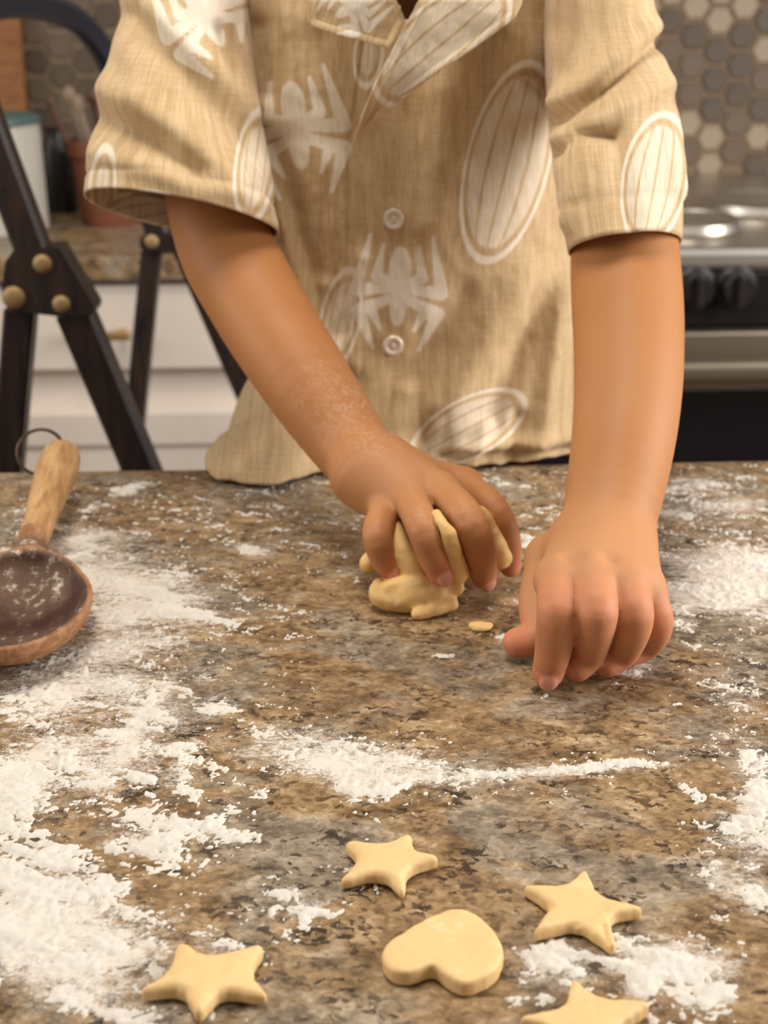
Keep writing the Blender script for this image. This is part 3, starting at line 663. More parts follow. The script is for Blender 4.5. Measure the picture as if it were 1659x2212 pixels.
# ================================================================== person
person = empty('person', (0.01, 0.93, 0), 'young child in a tan printed short-sleeved shirt leaning on the worktop kneading dough', 'person')
VX, QX, PINK, NAIL, FLO, CRE, PALE = [], [], [], [], [], [], []
def addpart(V, Q, pink=None, nail=None, flo=None, cre=None, pale=None):
    QX.append(Q + sum(len(v) for v in VX)); VX.append(V); z = np.zeros(len(V))
    for L_, a in ((PINK, pink), (NAIL, nail), (FLO, flo), (CRE, cre), (PALE, pale)): L_.append(z if a is None else a)
def spots(V, L_):
    s = np.zeros(len(V))
    for c, r, a in L_: s = np.maximum(s, a * np.exp(-((V - np.array(c)) ** 2).sum(1) / r ** 2))
    return s
def nail_frame(f, r, outv):
    d = np.array(f[3]) - f[2]; d /= np.linalg.norm(d); o = np.array(outv, float); o -= d * (o @ d); o /= np.linalg.norm(o)
    return np.array(f[3]) + o * (r[3] - 0.0004) + d * 0.0012, np.stack([d, np.cross(o, d), o])
def arm(elbow, wrist, shoulder, arm_pts, arm_rs, palm, fingers, thumb, extra, hstep=0.0011):
    allp = [np.array(p) for p in arm_pts] + [np.array(p) for f in fingers for p in f[0]] + [np.array(p) for p in thumb[0]]
    lo, hi = np.min(allp, 0) - 0.036, np.max(allp, 0) + 0.036
    F = Field(lo, hi, hstep)
    F.chain(arm_pts, arm_rs, 0.012)
    for p, q, r0, r1 in palm: F.cone(p, q, r0, r1, 0.010)
    base = F.a.copy(); out = F.a.copy()
    tips = []
    for pts, rs in list(fingers) + [thumb]:
        g = F.like(); g.chain(pts, rs, 0.0030)
        k = 0.0050; hh = np.maximum(k - np.abs(base - g.a), 0) / k
        out = np.minimum(out, np.minimum(base, g.a) - hh * hh * k / 4)
    F.a = out; extra(F)
    V, Q = F.mesh(); V = relax(V, Q, 2); return V, Q

# --- right arm (left in the photo), hand closed over the dough
A = lambda x, y, z: atz(x, y, TOP + z)
sh = at(395, 40, 0.885); el = at(468, 470, 0.835); wr = A(812, 1022, 0.052)
f1 = [A(838, 1095, .040), A(815, 1150, .039), A(828, 1205, .026), A(846, 1232, .0185)]
f2 = [A(888, 1080, .048), A(912, 1135, .0475), A(934, 1195, .034), A(952, 1238, .0225)]
f3 = [A(958, 1066, .050), A(1008, 1120, .050), A(1036, 1190, .032), A(1045, 1244, .0130)]
f4 = [A(1003, 1050, .044), A(1066, 1098, .044), A(1097, 1165, .028), A(1102, 1224, .0120)]
RF = [(f1, [.0082, .0078, .0070, .0060]), (f2, [.0090, .0085, .0079, .0068]), (f3, [.0092, .0092, .0082, .0068]), (f4, [.0088, .0078, .0068, .0058])]
th = ([A(900, 1040, .036), A(985, 1085, .028), A(1025, 1130, .022), A(1020, 1170, .018)], [.0105, .0095, .0080, .0065])
midr = at(600, 745, 0.765)
apts = [sh, el, at(545, 640, 0.800), at(655, 815, 0.748), at(752, 955, 0.715), wr]; ars = [.026, .0290, .0288, .0262, .0222, .0192]
palm = [(wr + [-.008, -.004, -.002], f1[0], .0155, .0098), (wr + [-.002, 0, .001], f2[0], .0165, .0105), (wr + [.006, 0, .001], f3[0], .0165, .0105), (wr + [.010, .002, -.002], f4[0], .0150, .0100)]
ax = (wr - apts[-2]) / np.linalg.norm(wr - apts[-2])
NAILDIR = (0.15, -1, .45)
def ex_r(F):
    F.groove(wr + ax * 0.000, ax, 0.0011, 0.0012, 0.030); F.groove(wr - ax * 0.0075, ax + np.array([.12, 0, 0]), 0.0010, 0.0007, 0.028)
    for f, r in RF[:3]:
        c_, M_ = nail_frame(f, r, NAILDIR); F.ell(c_, (.0046, .0040, .0013), 0, M_)
    for f in (f1, f2, f3, f4): F.bump(np.array(f[0]) + [0, -.004, .008], .005, -.0010)
    for a, b in ((f1, f2), (f2, f3), (f3, f4)): F.bump((np.array(a[0]) + b[0]) / 2 + [0, .002, .008], .005, .0012)
V, Q = arm(el, wr, sh, apts, ars, palm, RF, th, ex_r)
tipnail = []
for f, r in ():
    d = np.array(f[3]) - f[2]; d /= np.linalg.norm(d); out = np.array([0.1, -1, .55]); out -= d * (out @ d); out /= np.linalg.norm(out)
    tipnail.append((np.array(f[3]) + out * r[3] * 0.85, 0.0048, 1.0))
def nailmask(V, fr):
    s_ = np.zeros(len(V))
    for c_, M_ in fr:
        q = (V - c_) @ M_.T; s_ = np.maximum(s_, sstep(1.25, .9, np.sqrt((q[:, 0] / .0046) ** 2 + (q[:, 1] / .0040) ** 2 + (q[:, 2] / .0024) ** 2)))
    return s_
pk = spots(V, [(f[3], .013, .9) for f, r in RF] + [(f[2], .010, .35) for f, r in RF] + [(f[1], .010, .25) for f, r in RF])
fl_ = spots(V, [(at(760, 860, 0.73) + [0, -.02, .01], .030, .9), (at(800, 930, .70) + [0, -.02, .01], .020, .8), (A(920, 1110, .056), .010, .6), (A(915, 1160, .052), .010, .7), (A(1000, 1120, .056), .014, .55), (A(830, 1215, .032), .008, .6), (A(950, 1240, .03), .006, .3), (el + [0.01, -.02, .02], .02, .5)])
def cres(V, items):
    s = np.zeros(len(V))
    for c, n, w, reach in items:
        n = np.array(n); n = n / np.linalg.norm(n); D = V - np.array(c); s = np.maximum(s, np.exp(-((D @ n) / w) ** 2) * np.exp(-(D ** 2).sum(1) / reach ** 2))
    return s
cr = cres(V, [(wr, ax, .0010, .030), (wr - ax * .0075, ax + np.array([.12, 0, 0]), .0008, .026)])
addpart(V, Q, pk, nailmask(V, [nail_frame(f, r, NAILDIR) for f, r in RF[:3]]), fl_, cr, spots(V, [(A(900, 1090, .045), .045, .55)]))

# --- left arm (right in the photo), knuckles propped on the stone
sh2 = at(1305, 40, 0.865); el2 = at(1352, 600, 0.735); wr2 = A(1302, 1180, .046)
g1 = [A(1205, 1252, .048), A(1205, 1320, .0430), A(1196, 1398, .0225), A(1184, 1452, .0085)]
g2 = [A(1278, 1248, .050), A(1288, 1326, .0430), A(1272, 1405, .0165), A(1246, 1440, .0085)]
g3 = [A(1347, 1258, .048), A(1368, 1330, .0390), A(1345, 1402, .0140), A(1310, 1432, .0080)]
g4 = [A(1388, 1268, .043), A(1418, 1338, .0300), A(1400, 1390, .0120), A(1360, 1412, .0080)]
LF = [(g1, [.0094, .0093, .0084, .0073]), (g2, [.0095, .0095, .0082, .0072]), (g3, [.0092, .0092, .0082, .0070]), (g4, [.0084, .0078, .0070, .0062])]
th2 = ([A(1185, 1205, .036), A(1160, 1300, .022), A(1165, 1372, .012), A(1118, 1388, .0085)], [.0105, .0090, .0085, .0072])
apts2 = [sh2, at(1338, 350, 0.785), el2, at(1358, 760, 0.695), at(1352, 900, 0.660), at(1330, 1050, 0.625), wr2]; ars2 = [.021, .0270, .0302, .0290, .0270, .0243, .0212]
palm2 = [(wr2 + [-.011, -.002, -.002], g1[0], .0150, .0105), (wr2 + [-.004, 0, .002], g2[0], .0170, .0115), (wr2 + [.004, 0, .001], g3[0], .0165, .0110), (wr2 + [.010, 0, -.003], g4[0], .0145, .0100), (wr2 + [-.010, -.002, -.006], th2[0][0], .014, .011)]
def ex_l(F):
    for a, b in ((g1, g2), (g2, g3)): F.bump((np.array(a[0]) + b[0]) / 2 + [0, .000, .009], .0055, .0022)
    for f in (g1, g2, g3): F.bump(np.array(f[1]) + [0, -.007, .004], .006, -.0006)
    for f in (g1, g2, g3):
        dd = np.array(f[2]) - f[0]; dd /= np.linalg.norm(dd)
        for o_ in (-.0022, .0012): F.groove(np.array(f[1]) + dd * o_, dd, 0.0008, 0.00035, 0.010, (0, -1, .5))
    d = np.array(g1[3]) - g1[2]; d /= np.linalg.norm(d); c_, M_ = nail_frame(g1, LF[0][1], (0, -1, .3)); F.ell(c_, (.0046, .0044, .0013), 0, M_); F.groove(np.array(g1[3]) - d * 0.0045, d, 0.0012, 0.0006, 0.012, (0, -1, .3))
V, Q = arm(el2, wr2, sh2, apts2, ars2, palm2, LF, th2, ex_l)
pk = spots(V, [(f[1], .014, .70) for f, r in LF] + [(f[2], .013, .75) for f, r in LF] + [(f[3], .012, .95) for f, r in LF] + [(th2[0][3], .014, .9), (th2[0][2], .010, .6)])
d = np.array(g1[3]) - g1[2]; d /= np.linalg.norm(d); outv = np.array([0, -1, .3]); outv -= d * (outv @ d); outv /= np.linalg.norm(outv)
nl = nailmask(V, [nail_frame(g1, LF[0][1], (0, -1, .3))])
cr = cres(V, [(np.array(g1[3]) - d * .0045, d, .0010, .010)])
addpart(V, Q, pk, nl, spots(V, [(A(1405, 1395, .01), .014, .7)]), cr, spots(V, [(A(1290, 1280, .04), .055, .9), (at(1400, 950, .66), .05, .4)]))

# --- trunk, neck, head and legs on a coarser grid (under the clothes and above the frame)
F = Field((-0.19, 0.83, -0.01), (0.21, 1.13, 1.53), 0.006)
F.ell((0.012, 0.955, 1.10), (0.085, 0.066, 0.16), 0.02); F.ell((0.012, 0.96, 0.93), (0.085, 0.066, 0.13), 0.03)
F.cone((-0.075, 0.94, 1.19), (0.10, 0.935, 1.19), 0.028, 0.028, 0.03)
F.cone((0.012, 0.945, 1.20), (0.012, 0.915, 1.30), 0.040, 0.034, 0.02)
F.ell((0.012, 0.915, 1.385), (0.068, 0.082, 0.095), 0.012); F.ell((0.012, 0.885, 1.335), (0.048, 0.052, 0.045), 0.012)
F.cone((0.012, 0.836, 1.365), (0.012, 0.832, 1.352), 0.007, 0.009, 0.008)
for s in (-1, 1):
    F.ell((0.012 + s * 0.069, 0.93, 1.372), (0.008, 0.014, 0.021), 0.006)
    F.bump((0.012 + s * 0.026, 0.842, 1.383), 0.014, 0.006)
    F.cone((0.012 + s * 0.045, 0.965, 0.86), (0.012 + s * 0.05, 0.96, 0.46), 0.062, 0.042, 0.03)
    F.cone((0.012 + s * 0.05, 0.96, 0.46), (0.012 + s * 0.05, 0.98, 0.075), 0.042, 0.028, 0.02)
    F.cone((0.012 + s * 0.05, 0.99, 0.03), (0.012 + s * 0.055, 0.90, 0.022), 0.030, 0.024, 0.02)
F.cone(sh, (-0.085, 0.935, 1.19), 0.024, 0.028, 0.02); F.cone(sh2, (0.115, 0.925, 1.19), 0.021, 0.028, 0.02)
V, Q = F.mesh(); V[:, 2] = np.maximum(V[:, 2], 0.0005); addpart(V, Q, spots(V, [((0.012, .835, 1.335), .018, .8)]))
V = np.concatenate(VX); Q = np.concatenate(QX)
me = npmesh('body', V, Q)
for n, a in (('pink', PINK), ('nail', NAIL), ('flour', FLO), ('crease', CRE), ('pale', PALE)): attr(me, n, np.concatenate(a))
print('body faces', len(Q))
keep(put('body', me, M_SKIN), person)
F = Field((-0.12, 0.80, 1.25), (0.15, 1.06, 1.53), 0.006)
F.ell((0.012, 0.93, 1.40), (0.076, 0.088, 0.098), 0); sl, X, Y, Z = F.win(F.lo, F.lo + F.n * F.h)
F.a = np.maximum(F.a, (1.405 - Z) - (Y - 0.875) * 1.6).astype(np.float32); V, Q = F.mesh(); keep(put('hair', npmesh('hair', V, Q), M_HAIR), person)
F = Field((-0.12, 0.83, 0.40), (0.15, 1.08, 0.95), 0.006)
F.ell((0.012, 0.963, 0.86), (0.096, 0.078, 0.09), 0.0)
for s in (-1, 1): F.cone((0.012 + s * 0.047, 0.965, 0.82), (0.012 + s * 0.053, 0.962, 0.50), 0.070, 0.058, 0.02)
F.a = np.maximum(F.a, F.win(F.lo, F.lo + F.n * F.h)[3] - 0.915).astype(np.float32)
V, Q = F.mesh(); keep(put('shorts', npmesh('shorts', V, Q), M_SHORTS), person)

# --- printed motifs (distance fields carried by the cloth)
def spider(px, py, cx, cy, s, dg):
    c, sn = math.cos(math.radians(dg)), math.sin(math.radians(dg)); x, y = (px - cx) / s, (py - cy) / s; x, y = x * c + y * sn, -x * sn + y * c
    def el(ex, ey, rx, ry): return (np.hypot((x - ex) / rx, (y - ey) / ry) - 1) * min(rx, ry)
    d = np.minimum(el(0, -40, 24, 50), el(0, 38, 19, 44)); ax = np.abs(x)
    for a, b, c_ in (((8, 0), (92, 8), (68, -112)), ((8, -10), (50, -22), (38, -92)), ((8, 16), (60, 44), (36, 92)), ((8, 20), (86, 52), (50, 132))):
        big = a[1] in (0, 20)
        d = np.minimum(d, np.minimum(seg(ax, y, a, b, 9, 15 if big else 12), seg(ax, y, b, c_, 15 if big else 12, 4)))
    return d * s
SPIDERS = [(640, 275, 1.12, -8), (862, 622, 1.0, 3), (440, 30, 1.0, -30), (770, 10, 0.62, 60)]
OVALS = [(1097, 350, 92, 228, 14), (1412, 390, 70, 150, 10), (1012, 925, 66, 142, 62), (548, 360, 46, 130, 6), (735, 690, 46, 118, 12), (955, 95, 92, 185, 50), (795, 120, 34, 75, 5), (225, 400, 30, 90, 5), (300, 470, 60, 100, 80)]
def motifs(me, V, cu, cv, sp, ovs):
    attr(me, 'thread_u', cu); attr(me, 'thread_v', cv)
    px, py = proj(V); so = np.full(len(V), 60.0)
    for a in [SPIDERS[k] for k in sp]: so = np.minimum(so, spider(px, py, *a))
    ov = np.full(len(V), 60.0); ln = np.full(len(V), 3.0)
    for cx, cy, rx, ry, dg in [OVALS[k] for k in ovs]:
        c, sn = math.cos(math.radians(dg)), math.sin(math.radians(dg)); x, y = px - cx, py - cy; u, v = x * c + y * sn, -x * sn + y * c
        r = np.hypot(u / rx, v / ry); d = (r - 1) * min(rx, ry); ov = np.minimum(ov, d)
        w = rx * np.sqrt(np.clip(1 - (v / ry) ** 2, 0.0001, 1))
        ln = np.where(d < 12, u / np.maximum(w, rx * 0.25), ln)
    attr(me, 'print_solid', np.clip(so, -30, 60)); attr(me, 'print_oval', np.clip(ov, -40, 60)); attr(me, 'print_line', np.clip(ln, -3, 3))
def folds(px, py, L_):
    s = np.zeros_like(px)
    for pts, w, a in L_:
        d = np.full_like(px, 1e9); t_all = 0
        for p, q in zip(pts, pts[1:]): d = np.minimum(d, seg(px, py, p, q, 0, 0))
        s += a * np.exp(-(d / w) ** 2)
    return s

# --- shirt body
zs = np.concatenate([np.linspace(0.9225, 1.215, 190), np.linspace(1.215, 1.275, 14)[1:]])
lw = [at(x, y, 0.885) for x, y in ((440, 1012), (535, 860), (556, 700), (548, 500), (515, 300), (478, 0))]
rw = [at(x, y, 0.885) for x, y in ((1350, 1000), (1325, 800), (1285, 650), (1228, 500), (1222, 300), (1262, 0))]
zl = np.interp(zs, [p[2] for p in lw], [p[0] for p in lw]); zrr = np.interp(zs, [p[2] for p in rw], [p[0] for p in rw])
neck = sstep(1.22, 1.28, zs); zl = zl * (1 - neck) + (-0.035) * neck; zrr = zrr * (1 - neck) + 0.055 * neck
ph = np.concatenate([np.linspace(-1.75, 1.75, 260), np.linspace(1.75, 2 * math.pi - 1.75, 42)[1:-1]])
PH, ZZ = np.meshgrid(ph, zs); XL, XR = zl[:, None], zrr[:, None]
cxs, hw = (XL + XR) / 2, (XR - XL) / 2
sgn = np.sign(np.sin(PH)); Xs = cxs + hw * sgn * np.abs(np.sin(PH)) ** 0.80
y0 = np.interp(zs, [0.9225, 0.94, 1.0, 1.08, 1.16, 1.215, 1.275], [0.836, 0.838, 0.846, 0.846, 0.850, 0.862, 0.890])[:, None]
dep = np.interp(zs, [0.92, 1.0, 1.2, 1.275], [0.098, 0.10, 0.085, 0.05])[:, None] * 2
cc = np.cos(PH); Ys = y0 + dep * (0.5 - 0.5 * np.sign(cc) * np.abs(cc) ** 0.75)
Zs = ZZ.copy()
V = np.stack([Xs, Ys, Zs], -1).reshape(-1, 3); px, py = proj(V)
front = (np.cos(PH).ravel() > -0.1)
FO = [([(535, 240), (590, 430), (650, 620), (720, 800)], 20, .0050), ([(590, 300), (650, 520), (720, 720)], 22, -.0040), ([(960, 190), (955, 330), (930, 470)], 42, .0040), ([(1050, 80), (1010, 220), (1015, 330)], 34, -.0045), ([(880, 200), (860, 420)], 30, -.0025),
      ([(1100, 60), (1120, 150)], 30, .003), ([(1185, 220), (1120, 160), (1080, 60)], 22, -.003), ([(1150, 600), (1030, 760), (960, 900)], 40, .0050), ([(1200, 560), (1110, 780), (1060, 900)], 30, -.0050), ([(1225, 620), (1195, 800), (1170, 960)], 26, .0055), ([(1000, 640), (900, 800), (860, 930)], 40, -.0035), ([(880, 850), (860, 990)], 24, .0045), ([(940, 900), (920, 1000)], 20, -.004),
      ([(1000, 965), (1240, 945)], 16, .004), ([(960, 985), (1240, 975)], 10, -.003), ([(1050, 920), (1020, 1000)], 16, .004), ([(1120, 900), (1100, 1000)], 16, -.003), ([(780, 560), (760, 780)], 26, .003), ([(700, 620), (735, 800)], 20, .003), ([(620, 40), (610, 250)], 40, .003), ([(690, 90), (720, 300)], 36, -.003), ([(560, 60), (575, 200)], 20, -.003), ([(1235, 700), (1240, 900)], 16, -.004),
      ([(560, 900), (470, 1000)], 26, .005), ([(620, 940), (560, 1040)], 24, -.005), ([(680, 960), (640, 1040)], 24, .004), ([(500, 920), (440, 1000)], 22, -.003)]
disp = 1.5 * folds(px, py, FO) + 0.0042 * (fbm(px / 120, py / 170, 71, 4) - .5) + 0.0012 * (fbm(px / 36, py / 50, 77, 3) - .5)
plk = 762 + np.interp(py, [0, 300, 760, 1000], [40, 0, 0, 10])
disp += 0.0022 * sstep(-4, 4, px - plk) * sstep(200, 330, py) * sstep(420, 250, px - plk) - 0.0009 * np.exp(-((px - plk - 143) / 5) ** 2) - 0.0008 * np.exp(-((px - plk - 20) / 4) ** 2) - 0.0022 * np.exp(-((px - plk + 6) / 7) ** 2)
tail = np.exp(-((V[:, 0] + 0.078) / 0.040) ** 2) * sstep(0.965, 0.9225, V[:, 2])
V[:, 1] -= np.where(front, disp + 0.050 * tail, 0)
V[:, 0] -= np.where(front, 0.022 * tail, 0)
# let the front hem sag onto the stone, the back hem hang lower
low = sstep(0.955, 0.9225, V[:, 2]); back = ~front | (V[:, 1] > YE + 0.012)
V[:, 2] = np.where(back, V[:, 2] - 0.05 * low, V[:, 2] + 0.0016 * np.clip(fbm(V[:, 0] * 60, V[:, 1] * 60, 5, 3) * 2 - .6, 0, 1) * low)
nu, nv = len(ph), len(zs); Fq = gridfaces(nu, nv, True)
px, py = proj(V); nk = np.array([(745, -330), (848, -60), (868, 24), (880, 42), (906, -2), (935, -60), (1030, -330)], float)
ins = poly_sdf(px, py, nk) < 0
Fq = Fq[~(ins & front)[Fq].any(1)]
me = npmesh('shirt', V, Fq); motifs(me, V, V[:, 0] * 1.15, V[:, 2], (0, 1), (0, 2, 4, 6))
shirt = keep(put('shirt', me, M_LINEN), person); md = shirt.modifiers.new('cloth', 'SOLIDIFY'); md.thickness = 0.0012; md.offset = -1
shirt_front = V.reshape(nv, nu, 3)
def chest_y(x, z):
    G_ = shirt_front[:, :260].reshape(-1, 3); return G_[np.argmin((G_[:, 0] - x) ** 2 + (G_[:, 2] - z) ** 2), 1]
def sub(o, par):
    """sub-part built in world coordinates"""
    o.parent = par; o.matrix_parent_inverse = Matrix.Translation(person.location).inverted() @ Matrix.Identity(4); o.matrix_parent_inverse = Matrix.Identity(4); return o

def sleeve(name, rings, FO_, seed, prints, n=150, m=90):
    """rings: list of (center, u, v) frames from shoulder to hem"""
    R = len(rings); t = np.linspace(0, R - 1, m); C = []
    for k in range(3):
        a = np.array([r[k] for r in rings]); C.append(np.stack([np.interp(t, np.arange(R), a[:, j]) for j in range(3)], -1))
    for _ in range(10):
        for c in C: c[1:-1] = 0.25 * c[:-2] + 0.5 * c[1:-1] + 0.25 * c[2:]
    th_ = np.linspace(0, 2 * math.pi, n, endpoint=False)
    co, si = np.cos(th_)[None, :, None], np.sin(th_)[None, :, None]
    V = (C[0][:, None] + C[1][:, None] * co + C[2][:, None] * si)
    nrm = V - C[0][:, None]; nrm = nrm / np.linalg.norm(nrm, axis=-1, keepdims=True)
    V = V.reshape(-1, 3); nrm = nrm.reshape(-1, 3); px, py = proj(V)
    disp = 0.0030 * (fbm(px / 90, py / 110, seed, 4) - .5); facing = sstep(0.25, -0.55, nrm[:, 1])
    disp = disp * (0.4 + 0.6 * facing) + facing * 1.35 * folds(px, py, FO_)
    row = np.repeat(np.arange(m), n); disp = disp - 0.0010 * np.exp(-((row - (m - 9)) / 1.1) ** 2)
    V = V + nrm * disp[:, None]
    me = npmesh(name, V, gridfaces(n, m, True)); motifs(me, V, 0.055 * np.abs(np.tile(th_, m) - math.pi), row * 0.0022, *prints)
    o = keep(put(name, me, M_LINEN), person); o.parent = shirt; o.matrix_parent_inverse = shirt.matrix_parent_inverse.copy(); md = o.modifiers.new('cloth', 'SOLIDIFY'); md.thickness = 0.0013; md.offset = -1
    o.parent = shirt; o.matrix_parent_inverse = Matrix.Identity(4); return o
def ring(l, r, n, f):
    l, r, n, f = [np.array(q) for q in (l, r, n, f)]; return ((l + r + n + f) / 4, (r - l) / 2, (f - n) / 2)
sleeve('sleeve', [ring((-.085, .940, 1.262), (-.045, .940, 1.235), (-.065, .915, 1.250), (-.065, .965, 1.250)), ring((-.140, .930, 1.252), (-.070, .935, 1.205), (-.108, .888, 1.238), (-.108, .975, 1.238)),
                  ring(at(262, -60, .890), at(528, -60, .910), at(400, -60, .840), at(400, -60, .940)),
                  ring(at(258, 60, .875), at(536, 60, .905), at(400, 60, .825), at(400, 60, .930)),
                  ring(at(222, 220, .85), at(562, 240, .880), at(382, 220, .800), at(382, 250, .905)),
                  ring(at(200, 330, .835), at(590, 380, .845), at(388, 350, .785), at(388, 400, .885)),
                  ring(at(188, 402, .825), at(602, 488, .825), at(395, 448, .775), at(385, 515, .870))],
       [([(290, 40), (420, 200), (560, 330)], 34, -.0050), ([(330, 20), (460, 150), (545, 240)], 26, .0040), ([(240, 190), (360, 260), (500, 400)], 30, .0045), ([(225, 260), (330, 310), (430, 370)], 26, -.0045), ([(280, 110), (300, 200)], 24, .003), ([(215, 330), (400, 400), (560, 440)], 22, .0025), ([(470, 60), (545, 300), (600, 460)], 12, -.004)], 91, ((2,), (3, 7, 8)))
sleeve('sleeve', [ring((.065, .940, 1.235), (.105, .940, 1.262), (.085, .915, 1.250), (.085, .965, 1.250)), ring((.090, .935, 1.205), (.158, .930, 1.252), (.127, .885, 1.238), (.127, .975, 1.238)),
                  ring(at(1172, -60, .905), at(1385, -60, .870), at(1290, -60, .830), at(1290, -60, .93)),
                  ring(at(1174, 60, .895), at(1412, 60, .850), at(1300, 60, .808), at(1300, 60, .91)),
                  ring(at(1180, 220, .850), at(1444, 200, .815), at(1325, 210, .770), at(1325, 230, .87)),
                  ring(at(1196, 380, .775), at(1474, 360, .775), at(1345, 370, .733), at(1345, 400, .83)),
                  ring(at(1233, 546, .745), at(1468, 520, .745), at(1350, 503, .705), at(1350, 562, .785))],
       [([(1190, 270), (1290, 215), (1425, 95)], 20, -.0065), ([(1195, 225), (1290, 165), (1400, 60)], 22, .0045), ([(1210, 300), (1300, 260), (1430, 180)], 22, .0045), ([(1200, 330), (1250, 290), (1330, 300)], 16, -.005), ([(1260, 330), (1230, 480)], 24, .003), ([(1330, 300), (1350, 480)], 30, -.003), ([(1440, 250), (1465, 420)], 16, .003), ([(1250, -150), (1215, 150)], 20, -.002)], 97, ((), (1,)))
def flap(name, poly, lift, seed, prints):
    """a piece of collar: outline filled with a grid lying on the chest"""
    P = chaikin(np.array(poly, float), 2, 0.12); lo, hi = P.min(0), P.max(0)
    gx, gy = np.arange(lo[0] - 4, hi[0] + 5, 4.0), np.arange(lo[1] - 4, hi[1] + 5, 4.0); GX, GY = np.meshgrid(gx, gy)
    d = poly_sdf(GX, GY, P); X1, Y1 = GX.ravel(), GY.ravel(); dd = d.ravel()
    # snap outside vertices near the outline onto it
    gxn = np.gradient(d, axis=1) / 4; gyn = np.gradient(d, axis=0) / 4
    near = (dd > 0) & (dd < 6.5); X1 = np.where(near, X1 - dd * gxn.ravel(), X1); Y1 = np.where(near, Y1 - dd * gyn.ravel(), Y1)
    Fq = gridfaces(len(gx), len(gy)); Fq = Fq[(dd[Fq] < 6.5).all(1) & (dd[Fq] < 0).any(1)]
    used, inv = np.unique(Fq.ravel(), return_inverse=True); X1, Y1, dd = X1[used], Y1[used], dd[used]
    V = []
    for x_, y_, e in zip(X1, Y1, dd):
        yy = lift(x_, y_) - 0.0022 * sstep(-26, 0, e)
        V.append(at(x_, y_, yy))
    V = np.array(V); V[:, 1] -= 0.0022 * (fbm(X1 / 60, Y1 / 60, seed, 3) - .5) + 0.0007 * np.exp(-((dd + 15) / 3.5) ** 2) * -1
    me = npmesh(name, V, inv.reshape(-1, 4)); motifs(me, V, X1 * .00028 + Y1 * .0001, Y1 * .00028 - X1 * .0001, *prints)
    o = put(name, me, M_LINEN); o.parent = shirt; md = o.modifiers.new('cloth', 'SOLIDIFY'); md.thickness = 0.0022; md.offset = 0; return o
flap('collar', [(700, -150), (672, -60), (664, 52), (700, 66), (842, 106), (852, 92), (876, 42), (850, -10), (842, -60), (812, -150)], lambda x, y: 0.829 + 0.00003 * max(0, 760 - x) + 0.036 * max(0, -y) / 150, 201, ((3,), ()))
flap('lapel', [(1090, -150), (1128, -60), (1128, 6), (1112, 38), (1040, 92), (935, 164), (852, 224), (800, 275), (768, 330), (762, 310), (782, 250), (806, 190), (848, 108), (906, -2), (935, -60), (972, -150)], lambda x, y: 0.815 + 0.045 * max(0, -y) / 150 + 0.022 * sstep(130, 330, y) + 0.00001 * abs(x - 950) - 0.006 * np.exp(-((x - 1090) / 60) ** 2 - ((y - 40) / 60) ** 2), 203, ((), (5,)))
# --- buttons
for bx, by in ((850, 473), (849, 746)):
    p = at(bx, by, 0.84); yy = chest_y(p[0], p[2]); p = at(bx, by, yy - 0.0012); bm = bmesh.new(); n = 28; rings = []
    prof = [(0.0060, 0.0010), (0.0066, 0.0), (0.0066, -0.0012), (0.0058, -0.0020), (0.0044, -0.0020), (0.0038, -0.0014), (0.0, -0.0014)]
    for r, y_ in prof:
        rings.append([bm.verts.new((p[0] + r * math.cos(2 * math.pi * i / n), p[1] + y_, p[2] + r * math.sin(2 * math.pi * i / n))) for i in range(n)] if r else [bm.verts.new((p[0], p[1] + y_, p[2]))])
    for a, b in zip(rings, rings[1:]):
        for i in range(n):
            j = (i + 1) % n; bm.faces.new((a[i], a[j], b[j], b[i]) if len(b) > 1 else (a[i], a[j], b[0]))
    bm_box(bm, (p[0] - .0009, p[1] - .0021, p[2] - .0016), (p[0] + .0009, p[1] - .0012, p[2] + .0016), 0.0003)
    o = put('button', bm_mesh('button', bm, True), M_BUTTON); o.parent = shirt; md = o.modifiers.new('edge', 'EDGE_SPLIT'); md.split_angle = math.radians(35)

